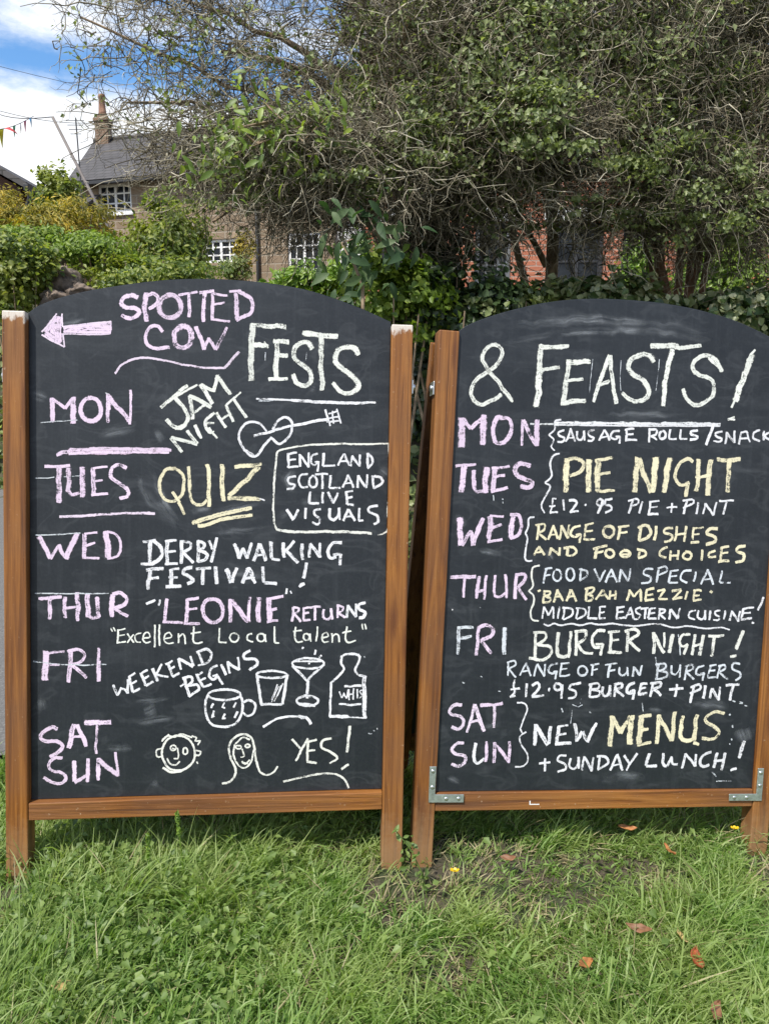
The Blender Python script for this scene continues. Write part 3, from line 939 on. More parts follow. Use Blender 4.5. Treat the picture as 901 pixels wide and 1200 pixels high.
# 2 slender tree with the bare trunk
b2 = base_of(644, 5.0)
tree2 = plant('slender_tree', 'slender bare trunked tree standing in front of the brick pier', 'tree', None, b2)
top2 = at(645, 215, 5.0)
Ptr = np.array([b2, at(643, 370, 5.0), at(646, 320, 5.0), at(648, 270, 5.0), top2, at(640, 120, 5.0)])
add(tree2, 'trunk', tubes(Ptr[None], np.array([[.048, .043, .040, .038, .034, .02]]), 10), M['bark'], True)
st2 = np.array([at(625, 375, 4.95), at(612, 320, 4.95), at(602, 280, 4.95), at(598, 250, 4.95), at(588, 190, 4.9)])
fork = np.array([at(640, 312, 4.98), at(626, 285, 4.95), at(612, 262, 4.92), at(592, 225, 4.85)])
add(tree2, 'stem', join(tubes(st2[None], np.array([[.026, .023, .021, .02, .012]]), 8)), M['bark'], True)
tg = [(at(740, 40, 4.6), .03), (at(820, 90, 4.5), .03), (at(560, 40, 4.4), .028), (at(660, -40, 4.6), .03), (at(720, 200, 4.2), .022), (at(840, 180, 4.3), .022), (at(600, 150, 4.2), .02), (at(690, 120, 4.1), .025), (at(780, 222, 4.2), .016)]
add(tree2, 'limb', join(limbs(top2, tg, .03), tubes(fork[None], np.array([[.022, .018, .015, .010]]), 7)), M['bark'], True)
E2 = [(at(680, 55, 4.7), (.95, .8, .98), 2700), (at(690, 180, 4.5), (.85, .55, .22), 600), (at(600, 175, 4.4), (.5, .45, .28), 700), (at(680, 250, 4.4), (.55, .35, .08), 170), (at(575, 275, 4.5), (.14, .2, .13), 90), (at(690, 280, 4.6), (.20, .2, .12), 40)]
dd = lambda p: np.full(len(p), 1.0)
add(tree2, 'twigs', twig_mass(E2, dd, top2), M['twig'])
lv = []
for c, rad, n, cl2, sp, sz in ((at(660, 40, 4.3), (.95, .5, .85), 10500, 170, .07, .029), (at(640, 165, 4.15), (.8, .4, .26), 4200, 80, .07, .028), (at(700, 252, 4.4), (.5, .3, .10), 900, 40, .1, .03)):
    p, nr = blob_points(n, c, rad, cl2, sp)
    lv.append(leaves(p, nr, rng.uniform(.6, 1.35, n) * sz, .75, .2, lobed=True))
add(tree2, 'leaves', join(*lv), M['ivy'])
p, nr = blob_points(420, at(670, 20, 5.5), (1.0, .4, .7), 50, .10)
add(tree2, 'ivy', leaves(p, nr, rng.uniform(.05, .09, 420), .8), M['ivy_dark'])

# 3 many-stemmed shrub tree at the right
b3 = base_of(800, 4.9)
tree3 = plant('multi_stemmed_tree', 'bushy tree with several thin reddish stems rising together at the right', 'tree', None, b3)
stems = []
for (pa, pb, pc, rr) in ((772, 764, 757, .022), (780, 775, 778, .02), (792, 795, 800, .024), (803, 806, 808, .02), (815, 826, 842, .02), (806, 815, 826, .026), (768, 758, 742, .014)):
    Y = 4.9 + rng.uniform(-.12, .12)
    P = np.array([at(pa + 4, 390, Y), at(pa, 350, Y), at(pb, 305, Y), at(pc, 240, Y), at(pc + (pc - pa) * .6, 130, Y)])
    P[1:-1] += rng.normal(size=(3, 3)) * .012
    o = add(tree3, 'stem', tubes(P[None], (rr * np.array([[1.1, 1, .9, .75, .4]])), 8), M['bark_red'], True)
E3 = [(at(860, 110, 4.8), (.65, .6, .85), 2000), (at(820, 235, 4.6), (.5, .4, .25), 900), (at(950, 160, 4.6), (.6, .6, .9), 1300), (at(800, 60, 4.6), (.5, .5, .6), 700)]
add(tree3, 'twigs', twig_mass(E3, dd, at(805, 250, 4.9)), M['twig'])
lv = []
for c, rad, n, cl2, sp, sz in ((at(850, 90, 4.4), (.75, .5, .8), 8500, 130, .07, .028), (at(840, 220, 4.3), (.6, .4, .3), 2800, 70, .07, .026)):
    p, nr = blob_points(n, c, rad, cl2, sp)
    lv.append(leaves(p, nr, rng.uniform(.6, 1.35, n) * sz, .75, .2, lobed=True))
add(tree3, 'leaves', join(*lv), M['ivy'])
p, nr = blob_points(300, at(860, 40, 5.5), (.9, .4, .7), 50, .10)
add(tree3, 'ivy', leaves(p, nr, rng.uniform(.05, .09, 300), .8), M['ivy_dark'])

# --- shrubs and climbers: (name, label, category, centre, radii, leaf count, leaf size, aspect, material, clumps, spread)
def shrub(name, label, cat, c, rad, n, size, aspect, m, clumps=40, spread=.16, stem=True, group=None, lobed=False, shell=.75):
    c = np.asarray(c)
    g = float(gz(c[0], c[1]))
    root = plant(name, label, cat, group, (c[0], c[1], g))
    p, nr = blob_points(n, c, rad, clumps, spread, shell=shell)
    add(root, 'foliage', leaves(p, nr, rng.uniform(.65, 1.35, n) * size, aspect, lobed=lobed), m)
    if stem:
        k = 9
        tgt = c + unit(rng.normal(size=(k, 3))) * np.asarray(rad) * .75
        P = np.stack([np.array([c[0], c[1], g]) * (1 - s) + tgt * s + np.array([0, 0, .1]) * s * (1 - s) for s in np.linspace(0, 1, 5)], 1)
        add(root, 'stems', tubes(P, np.full((k, 5), .012) * np.linspace(1, .4, 5), 4), M['bark'])
    return root
shrub('golden_shrub', 'wide golden yellow shrub in front of the slate outhouse', 'shrub', at(82, 262, 9.2), (.52, .45, .25), 5200, .055, .3, M['golden'], 36, .18)
shrub('golden_shrub', 'smaller golden shrub below the shed roof at the left edge', 'shrub', at(8, 250, 10.0), (.42, .4, .26), 3000, .055, .3, M['golden'], 40, .16)
shrub('ivy_bush', 'round dark green ivy bush between the shed and the outhouse', 'bush', at(66, 226, 11.5), (.29, .3, .30), 2400, .06, .8, M['hedge'], 40, .2)
shrub('hedge', 'tall mixed green bush hiding the lower wall of the stone cottage', 'hedge', at(196, 280, 9.2), (.44, .45, .46), 6500, .06, .5, M['hedge'], 46, .17)
shrub('fern_bush', 'bright green feathery bush below the golden shrubs', 'bush', at(40, 284, 8.6), (.40, .35, .16), 3200, .06, .35, M['fern'], 28, .19)
shrub('green_bush', 'low bright green bush spilling towards the top of the left board', 'bush', at(112, 297, 8.4), (.50, .4, .20), 5200, .055, .45, M['fern'], 34, .17)
shrub('ivy_bush', 'dark ivy bush at the left edge just above the left board', 'bush', at(16, 324, 7.5), (.40, .35, .36), 4600, .052, .7, M['hedge'], 60, .15)
shrub('hedge', 'dense clipped green hedge behind the left shoulder of the left board', 'hedge', at(172, 326, 8.0), (.66, .4, .24), 6500, .05, .55, M['hedge'], 44, .16)
shrub('ivy_bush', 'small dark bush below the white window with the broken view', 'bush', at(277, 317, 14.0), (.26, .3, .2), 1300, .06, .6, M['ivy'], 30, .2)
shrub('climbing_shrub', 'brownish climber on the cottage wall beside the drainpipe', 'climber', at(287, 292, 19.6), (.32, .1, .42), 1000, .08, .5, M['golden'], 30, .2)
shrub('laurel_bush', 'sunlit yellow green laurel below the tall cottage window', 'shrub', at(362, 331, 7.8), (.45, .3, .19), 2200, .075, .45, M['laurel'], 40, .14)
shrub('laurel_bush', 'sunlit pale green leaves beside the red brick corner', 'shrub', at(412, 318, 7.8), (.24, .2, .34), 1000, .07, .5, M['laurel'], 30, .2)
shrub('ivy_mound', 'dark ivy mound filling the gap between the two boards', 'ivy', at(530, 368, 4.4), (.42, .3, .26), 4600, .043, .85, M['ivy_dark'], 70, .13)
shrub('ivy_mound', 'green ivy clump right behind the right end of the left board', 'ivy', at(462, 352, 4.2), (.26, .2, .24), 2200, .042, .8, M['fern'], 40, .16)
shrub('ivy_mound', 'ivy covered bank below the grey leaded window', 'ivy', at(590, 366, 4.5), (.36, .3, .17), 3000, .042, .85, M['ivy'], 60, .14)
shrub('pale_ivy', 'pale edged ivy growing along the top of the right board', 'ivy', at(710, 352, 4.6), (.45, .25, .13), 1900, .055, .8, M['varieg'], 60, .13)
shrub('light_green_shrub', 'sunny light green shrub beside the narrow brick pier', 'shrub', at(748, 318, 7.8), (.24, .2, .36), 1400, .06, .5, M['laurel'], 40, .18)
shrub('light_green_shrub', 'sunny light green shrub glimpsed between the reddish stems', 'shrub', at(822, 322, 7.8), (.40, .25, .40), 2200, .06, .5, M['laurel'], 44, .17)
shrub('green_shrub', 'green leafy shrub at the right edge below the crown', 'shrub', at(884, 322, 7.6), (.38, .3, .50), 2600, .07, .55, M['fern'], 50, .18)
shrub('pale_ivy', 'pale dappled ivy behind the right shoulder of the right board', 'ivy', at(862, 372, 4.6), (.34, .25, .14), 1500, .06, .8, M['varieg'], 50, .15)
# broad-leaved saplings
def broad(label, pts, size, m, dens, spread, root_at=None):
    root = plant('broad_leaved_sapling', label, 'sapling', None, (pts[0][0], pts[0][1], float(gz(pts[0][0], pts[0][1]))))
    P = np.array([[pts[0][0], pts[0][1], float(gz(pts[0][0], pts[0][1]))] if root_at is None else list(root_at)] + [list(p) for p in pts])
    add(root, 'stem', tubes(P[None], np.linspace(.010, .003, len(P))[None], 7), M['bark'], True)
    pos, nr = [], []
    for p in pts:
        pos.append(np.asarray(p) + rng.normal(size=(dens, 3)) * spread)
        nr.append(rng.normal(size=(dens, 3)) * .45 + [0, -.75, .55])
    pos, nr = np.concatenate(pos), np.concatenate(nr)
    add(root, 'foliage', fine_leaves(pos, nr, rng.uniform(.6, 1.25, len(pos)) * size, .36), m)
broad('sapling with large drooping green leaves between cottage window and ivy trunk', [at(425, 335, 3.9), at(415, 310, 3.9), at(400, 285, 3.85), at(440, 270, 3.9), at(455, 300, 3.9), at(432, 255, 3.95)], .10, M['bigleaf'], 16, .085)
broad('leafy shoot of fresh green leaves in front of the tangled twigs', [at(300, 168, 3.9), at(280, 150, 3.9), at(330, 140, 3.9), at(310, 120, 3.95), at(355, 165, 3.9), at(385, 135, 3.9), at(275, 180, 3.9)], .066, M['fern'], 30, .10, at(470, 150, 4.6))

# --- bank: rocks and ground ivy
def rock(c, rad, lab):
    bm = bmesh.new()
    bmesh.ops.create_icosphere(bm, subdivisions=4, radius=1)
    o3 = rng.uniform(0, 9, 3)
    for v_ in bm.verts:
        n_ = v_.co.copy()
        k = 1 + .10 * math.sin(n_.x * 4 + o3[0]) * math.cos(n_.y * 3.4 + o3[1]) + .12 * math.sin(n_.z * 6 + o3[2]) + .05 * math.sin(n_.x * 11 + n_.z * 9 + o3[0]) + .035 * math.sin(n_.y * 23 + n_.x * 17) * math.cos(n_.z * 19 + o3[1]) + .02 * math.sin(n_.z * 41 + n_.x * 37)
        for ax3 in (Vector((.7, .2, .6)), Vector((-.5, -.6, .6)), Vector((.1, -.9, -.1)), Vector((.9, -.4, 0)), Vector((-.9, -.2, .1)), Vector((.1, .1, 1))):
            d_ = n_.dot(ax3.normalized())
            if d_ > .55: k *= .55 / d_
        v_.co = Vector((n_.x * rad[0], n_.y * rad[1], n_.z * rad[2])) * k
    me = bpy.data.meshes.new('boulder'); bm.to_mesh(me); bm.free()
    o = link_mesh('boulder', me, M['rock'], None, True)
    o.location = tuple(c)
    tag(o, lab, 'rock', 'weathered stones in the left bank')
rock(at(74, 322, 7.75), (.24, .2, .19), 'largest grey stone sticking out of the ivy bank')
rock(at(95, 339, 7.6), (.22, .18, .11), 'flat brown stone in the bank nearest the top edge of the board')
rock(at(60, 303, 8.05), (.16, .15, .11), 'small upper stone between ivy and feathery bush')
rock(at(64, 348, 7.5), (.22, .16, .15), 'dark lowest stone half hidden by the board corner')

n = 16000
p = np.stack([rng.uniform(-9, -.9, n), rng.uniform(7.3, 9.2, n), np.zeros(n)], 1); p[:, 2] = gz(p[:, 0], p[:, 1]) + rng.uniform(.0, .12, n)
keep = ~((p[:, 0] / p[:, 1] * 903 + 450 > 45) & (p[:, 0] / p[:, 1] * 903 + 450 < 108) & (p[:, 2] < 2.1))
pl_, nl_ = p[keep], rng.normal(size=(keep.sum(), 3)) * .5 + [0, -.6, .7]
n = 9000
p = np.stack([rng.uniform(-.9, 3.6, n), rng.uniform(4.0, 6.6, n), np.zeros(n)], 1); p[:, 2] = gz(p[:, 0], p[:, 1]) + rng.uniform(.0, .16, n)
pl_ = np.concatenate([pl_, p]); nl_ = np.concatenate([nl_, rng.normal(size=(n, 3)) * .5 + [0, -.5, .8]])
vq = leaves(pl_, nl_, rng.uniform(.045, .09, len(pl_)), .8)
tag(link_mesh('ground_ivy', np_mesh('ground_ivy', *vq), M['ivy']), 'low dark ivy carpeting the banks behind the lane', 'ivy', None, 'stuff')
# far hedge line so that no bare ground shows between the buildings
n = 9000
p = np.stack([rng.uniform(-16, 14, n), rng.uniform(24, 28, n), np.zeros(n)], 1); p[:, 2] = gz(p[:, 0], p[:, 1]) + rng.uniform(0, 2.0, n)
vq = leaves(p, rng.normal(size=(n, 3)) + [0, -.5, .5], rng.uniform(.2, .45, n), .7)
tag(link_mesh('far_hedge', np_mesh('far_hedge', *vq), M['hedge']), 'distant hedge behind the houses', 'hedge', None, 'stuff')
CHALK = [
('L','lettering','pink chalk words SPOTTED COW with a wavy line under them','P~ 94 2683 12461 2563 12513 2401 12446 2341 12327 2435 12239 2641 12230 2710 12154 2633 12069 2491 12033 2363 12098|P 112 2855 12563 2835 11967|P~ 86 2863 12507 2992 12555 3096 12477 3070 12354 2907 12231|P~ 108 3280 12519 3391 12531 3492 12482 3555 12383 3563 12262 3514 12151 3421 12079 3310 12067 3209 12117 3147 12216 3139 12337 3188 12448 3280 12519|P 61 3522 12541 3912 12626|P 82 3739 12584 3733 12096|P 78 3955 12610 4260 12657|P 87 4064 12623 4055 12011|P 74 4238 12604 4233 12048|P 52 4238 12604 4535 12580|P 48 4253 12377 4488 12421|P 52 4233 12065 4601 12030|P 105 4718 12622 4745 12066|P 53 4587 12661 4827 12683|P~ 88 4762 12668 5004 12559 5080 12386 5021 12208 4732 12066|P~ 78 3210 11780 3080 11889 2930 11836 2840 11650 2900 11477 3082 11409 3332 11448|P~ 117 3550 11880 3649 11892 3738 11843 3794 11747 3801 11630 3758 11522 3676 11454 3577 11443 3488 11492 3433 11588 3426 11705 3469 11812 3550 11880|P 87 3886 11891 4063 11423|P 70 4063 11423 4166 11664|P 79 4157 11664 4299 11431|P 79 4299 11431 4540 11905|Q~ 47 2214 10866 2385 11068 2600 11175 2901 11206 3290 11153 3638 11085 4030 11040 4490 11045|Q 62 4490 11045 4795 11394'),
('L','arrow','pink chalk arrow pointing left','P 122 793 11679 1034 11998|P 122 801 11654 1117 11474|P 123 1089 12000 1100 11483|P 127 919 11714 1066 11654|P 127 941 11822 1088 11806|P~ 101 982 11759 1024 11687 1066 11568|P 144 1185 11732 2136 11821|P 59 1172 11692 2128 11717|P 59 1172 11774 2128 11916|Q 38 730 11677 1034 12067|Q 38 729 11621 1184 11382|Q 34 1135 12062 1147 11795|Q 34 1159 11666 1192 11382|Q 34 1160 11800 2136 11947|Q 34 1168 11653 2119 11682|Q 34 2136 11947 2115 11682'),
('L','lettering','pink chalk word MON with thick line under it','P 102 943 10307 933 9806|P 76 960 10286 1197 10105|P 77 1188 10104 1338 10309|P 111 1368 10340 1366 9794|P~ 94 1654 10318 1762 10329 1859 10276 1920 10172 1927 10046 1879 9930 1789 9857 1680 9846 1583 9899 1523 10003 1516 10130 1564 10245 1654 10318|P 94 2094 10426 2085 9825|P 107 2094 10373 2494 9866|P 60 2536 10526 2515 9800|g 25 700 9787 1443 9862|g 21 2021 10446 2085 10426|p 128 1271 9196 3341 9248|P 94 1015 9129 1292 9205|P 77 1292 9231 3385 9276|P 60 1271 9152 3341 9213'),
('L','lettering','pale green chalk words JAM NIGHT written at a slant','G 87 3164 10169 3718 10656|G 44 3337 10319 3928 10675|G~ 96 3445 10388 3642 10181 3722 9940 3609 9769 3435 9774 3286 9920|G 87 3763 10436 3845 9943|G 87 3750 10436 4211 10196|G 61 3870 10086 4114 10260|G 92 4255 10286 3989 10677|G 83 3998 10677 4261 10552|G 83 4262 10539 4347 10886|G 92 4347 10886 4614 10486|G~ 75 4278 10087 4116 9928 4118 9750 4206 9650 4281 9696|G 53 4126 9861 4279 9865|G 53 4170 9765 4348 9546|G 66 4322 10088 4522 9773|G 66 4518 10262 4689 9911|G 53 4415 9931 4599 10069|G 53 4540 10271 4847 10537|G 66 4694 10387 4962 10006|G 87 3371 9533 3612 9236|G 79 3384 9542 3931 9412|G 74 3723 9696 3935 9421|G 75 3872 9811 4005 9538'),
('L','lettering','large white chalk word FESTS with a line under it','G 132 5098 12004 5065 10796|G 115 5041 11976 5783 11958|G 106 5102 11550 5412 11529|G 44 5322 11624 5412 11494|G 115 5600 11677 5583 10843|G 106 5521 11648 5841 11632|G 98 5591 11358 5826 11348|G 80 5432 10829 5832 10854|G~ 112 6346 11502 6255 11633 6077 11627 5958 11490 5979 11290 6172 11141 6322 10998 6342 10820 6210 10696 6043 10767 5952 10956|G 116 6141 11846 6893 11801|G 121 6543 11833 6587 10639|G~ 113 7350 11414 7244 11545 7050 11570 6894 11444 6875 11229 7095 11035 7333 10840 7336 10683 7138 10565 6943 10627 6805 10789|W 44 5171 10408 5936 10398|W 72 5914 10388 7731 10396|g 44 5224 10370 5936 10407|g 22 5355 11404 5348 11226|g 22 6235 11432 6216 11253|d 202 6313 10676 6426 10612'),
('L','guitar','chalk drawing of a guitar','W~ 58 5491 9581 5367 9435 5227 9217 5103 9178 4924 9309 4816 9543 4858 9768 5029 9906 5252 9880 5400 9713|W~ 58 5533 9752 5629 9934 5798 10027 5942 9914 5923 9672 5791 9520 5657 9450 5545 9537 5477 9581|W 67 5121 9608 6705 10014|W 41 6705 10014 6952 10074|W 41 6656 10215 6761 9871|W 36 6801 10187 6832 9927|W 41 6891 10235 6986 9922|W 41 6683 9946 6953 9984|W 36 6725 10127 6927 10200|W 62 4946 9300 5125 9192'),
('L','lettering','white chalk box round the words ENGLAND SCOTLAND LIVE VISUALS','V~ 45 5616 9186 5637 9276 5770 9338 6218 9433 6939 9480 7484 9487 8054 9509|V~ 50 8054 9509 8072 8826 8058 8139 8057 7680 8000 7551 7840 7512|V~ 49 5620 9231 5575 8780 5559 8238 5583 7740 5656 7586|V 63 5634 7591 6017 7545|V 63 5994 7545 7701 7538|W 58 5870 9259 5874 8943|W 45 5870 9236 6049 9276|W 40 5872 9101 6033 9127|W 45 5873 8957 6080 8970|W 54 6117 9241 6120 8971|W 49 6117 9219 6314 8965|W 45 6314 8965 6310 9281|W~ 50 6499 9258 6378 9211 6358 9057 6440 8995 6511 9091|W 41 6438 9085 6520 9087|W 45 6520 9087 6496 8878|W 54 6625 9274 6620 8998|W 45 6620 8998 6878 9013|W 45 6937 9014 7069 9270|W 54 7069 9270 7182 9009|W 36 6990 9096 7144 9109|W 50 7228 9001 7242 9228|W 55 7242 9228 7424 9005|W 50 7424 9005 7428 9259|W 55 7587 9295 7593 8972|W~ 55 7587 9295 7681 9183 7683 9069 7593 8963|W~ 54 6033 8766 5876 8727 5891 8614 6013 8585 5982 8498 5848 8478|W~ 50 6294 8811 6145 8790 6093 8645 6176 8519 6297 8531|W~ 54 6378 8765 6424 8771 6467 8742 6493 8688 6498 8623 6478 8564 6439 8526 6393 8521 6351 8549 6324 8603 6320 8669 6339 8728 6378 8765|W 45 6451 8805 6722 8824|W 54 6601 8808 6614 8500|W 54 6777 8793 6772 8521|W 50 6772 8521 6999 8524|W 50 7054 8534 7158 8809|W 55 7158 8809 7295 8539|W 36 7098 8626 7248 8638|W 50 7372 8540 7386 8804|W 55 7386 8791 7569 8534|W 50 7569 8534 7577 8826|W 55 7706 8796 7729 8518|W~ 60 7678 8800 7885 8754 7910 8640 7729 8514|W 63 6344 8432 6325 8182|W 54 6325 8173 6542 8185|W 59 6620 8427 6610 8186|W 64 6737 8429 6850 8190|W 55 6850 8190 6956 8414|W 64 7137 8454 7151 8171|W 46 7128 8435 7273 8465|W 46 7139 8308 7266 8328|W 55 7151 8162 7288 8160|W 72 5853 8038 5991 7813|W 59 5991 7813 6101 8038|W 54 6263 8067 6248 7840|W~ 59 6580 8063 6444 8024 6464 7920 6569 7844 6521 7729 6412 7778|W~ 64 6779 8075 6768 7892 6865 7820 6963 7918 6983 8087|W 55 6983 8087 7001 7822|W 55 7079 7805 7189 8058|W 64 7189 8058 7330 7808|W 41 7123 7888 7283 7908|W 55 7417 8084 7412 7819|W 50 7412 7809 7513 7820|W~ 64 7828 8136 7654 8110 7638 8019 7809 7929 7834 7792 7744 7740'),
('L','lettering','pink chalk word TUES between two lines','P 64 780 8867 1291 8899|P 124 1057 8873 1063 8115|P 107 1249 8841 1269 8348|P~ 77 1260 8370 1333 8291 1491 8325|P 120 1535 8873 1547 8242|P 107 1762 8864 1762 8289|P 52 1762 8851 2063 8892|P 47 1784 8577 1956 8603|P 60 1732 8284 2076 8312|P~ 87 2452 8864 2301 8932 2158 8841 2137 8663 2322 8529 2491 8403 2474 8270 2323 8214|Q 56 1074 7819 1654 7844|Q 56 1654 7844 2431 7909|Q 65 2422 7908 3049 7908|g 21 580 8622 971 8651|g 21 1163 8663 1492 8687'),
('L','lettering','pink chalk word WED','P 107 667 7388 870 6924|P 77 887 6916 1051 7215|P 86 1051 7215 1209 6936|P 116 1200 6927 1438 7464|P 103 1588 7457 1587 6953|P 47 1588 7457 1847 7491|P 52 1609 7199 1804 7268|P 56 1544 6944 1890 6943|P 130 2041 7516 2063 6958|P~ 56 2050 7516 2258 7429 2345 7206 2280 6991 2063 6922|g 30 582 7418 1502 7474'),
('L','lettering','pink chalk word THUR','P 81 639 6067 1112 6101|P 82 867 6055 865 5620|P 90 1176 6101 1183 5652|P 104 1435 6192 1442 5585|P 65 1175 5854 1434 5909|P 117 1651 6170 1650 5676|P~ 87 1650 5721 1737 5640 1889 5685|P 100 1846 6104 1889 5676|P 113 2172 6150 2150 5677|P~ 87 2172 6164 2324 6196 2468 6084 2433 5958 2215 5858|P 74 2215 5858 2477 5678|g 30 567 6174 2085 6181'),
('L','lettering','cream chalk word QUIZ with two lines under it','Y~ 74 3482 8884 3277 8849 3160 8669 3148 8423 3258 8224 3455 8183 3616 8342 3659 8566 3605 8788 3439 8892|Y 74 3410 8383 3565 8153|Y 70 3543 8162 3662 7895|Y~ 75 3745 8925 3783 8434 3850 8157 4027 8115 4145 8216|Y 88 4153 8977 4203 8082|Y 102 4462 8983 4481 8199|Y 106 4728 8935 5292 9009|Y 111 5248 8954 4631 8313|Y 107 4587 8259 5282 8256|W 36 5268 8256 5371 8226|Y 93 3831 7731 5092 8059|Y 88 3964 7642 5107 7906'),
('L','smudge','grey smear of wiped chalk','d~ 261 2712 8772 2909 8241 3215 7933 3568 7489|d~ 196 2950 8998 3126 8423 3390 7936 3655 7580|d 264 3785 7941 4270 8038|d 130 2690 8727 2778 8328'),
('L','smudge','faint grey smears round the boxed words','d 265 4094 7901 5514 8237|d 155 4185 7496 5566 7672|d~ 180 6010 8109 6415 8206 6780 7984|d 315 6000 8923 5872 8379|d 225 5653 7877 5967 7972|d 275 7858 9004 8045 8780|d 223 4547 6640 5443 6555'),
('L','lettering','white chalk words DERBY WALKING FESTIVAL','W 61 2802 7301 3064 7340|W 87 2963 7325 2956 6831|W 66 2759 6820 3009 6809|W~ 88 3020 7335 3196 7170 3175 6968 2978 6808|W 88 3305 7306 3316 6834|W 57 3270 7306 3507 7344|W 57 3306 7081 3490 7110|W 66 3272 6824 3527 6835|W 88 3621 7332 3606 6836|W~ 75 3613 7319 3798 7289 3790 7176 3636 7085|W 75 3636 7085 3862 6852|W 88 3952 7336 3968 6884|W~ 71 3952 7336 4098 7270 4077 7179 3966 7133|W~ 75 3966 7124 4144 7044 4123 6931 3959 6871|W 62 4195 7338 4267 7158|W 67 4354 7408 4234 6873|W 89 4729 7276 4834 6960|W 67 4834 6960 4921 7188|W 76 4921 7188 5013 6961|W 76 5013 6961 5086 7303|W 76 5148 6908 5278 7282|W 90 5278 7282 5426 6920|W 54 5196 7018 5370 7047|W 81 5524 7330 5537 6966|W 63 5538 6957 5709 6936|W 81 5795 7310 5807 6991|W 68 6020 7345 5819 7128|W 81 5832 7151 6102 6871|W 77 6192 7292 6197 6940|W 64 6350 6996 6359 7294|W 82 6359 7294 6577 6998|W 68 6577 6998 6590 7319|W~ 73 7041 7324 6868 7322 6747 7170 6809 7000 6932 7024|W 64 6863 7061 7045 7071|W 69 7045 7071 7017 6832|W 88 2978 6696 2905 6267|W 88 2869 6690 3228 6729|W 66 2913 6501 3132 6530|W 88 3395 6712 3388 6351|W 62 3360 6694 3563 6723|W 57 3343 6540 3528 6542|W 79 3287 6337 3604 6343|W~ 75 3836 6738 3690 6724 3647 6624 3793 6543 3864 6462 3741 6398|W 71 3925 6726 4235 6746|W 80 4080 6718 4060 6382|W 89 4346 6774 4357 6402|W 107 4568 6731 4673 6436|W 80 4682 6436 4791 6750|W 81 4906 6423 5037 6757|W 99 5037 6757 5184 6425|W 58 4959 6515 5138 6543|W 76 5351 6782 5381 6440|W 81 5381 6431 5652 6428|W 77 6288 6872 6234 6537|W 77 6249 6422 6132 6353'),
('L','lettering','pink chalk name LEONIE in quote marks','W 70 2879 5950 3055 6050|W 48 3134 5924 3169 6042|P 79 3319 6065 3259 5579|P 66 3224 5561 3648 5557|P 84 3742 6067 3719 5544|P 62 3707 6053 3982 6082|P 58 3735 5835 3952 5863|P 75 3674 5530 4003 5517|P~ 93 4212 6060 4327 6069 4431 6011 4496 5902 4505 5770 4455 5651 4360 5577 4244 5568 4141 5626 4076 5735 4067 5867 4117 5986 4212 6060|P 89 4663 6071 4667 5568|P 107 4677 6039 5048 5569|P 72 5070 6118 5057 5569|P 113 5281 6096 5264 5569|P 122 5516 6097 5489 5592|P 63 5448 6088 5790 6140|P 63 5505 5840 5658 5869|P 63 5453 5578 5688 5602|W 41 5874 6306 5862 6191|W 36 5952 6260 5975 6200'),
('L','lettering','pale pink chalk word RETURNS','Q 59 6015 5893 5996 5584|Q~ 54 6015 5893 6138 5870 6112 5787 6040 5741|Q 59 6040 5741 6187 5584|Q 55 6242 5893 6246 5617|Q 46 6243 5870 6388 5894|Q 46 6244 5760 6358 5778|Q 55 6237 5612 6392 5626|Q 55 6379 5889 6611 5918|Q 59 6493 5894 6497 5613|Q~ 55 6676 5849 6678 5678 6770 5627 6842 5710 6845 5872|Q 55 6840 5872 6871 5632|Q 60 6981 5956 6985 5660|Q~ 55 6981 5947 7096 5896 7079 5827 6997 5780|Q 55 6997 5780 7146 5660|W 55 7192 5660 7210 5943|W 60 7210 5943 7394 5688|W 55 7394 5688 7393 5976|W~ 65 7591 5981 7463 5958 7455 5860 7595 5791 7569 5680 7459 5661'),
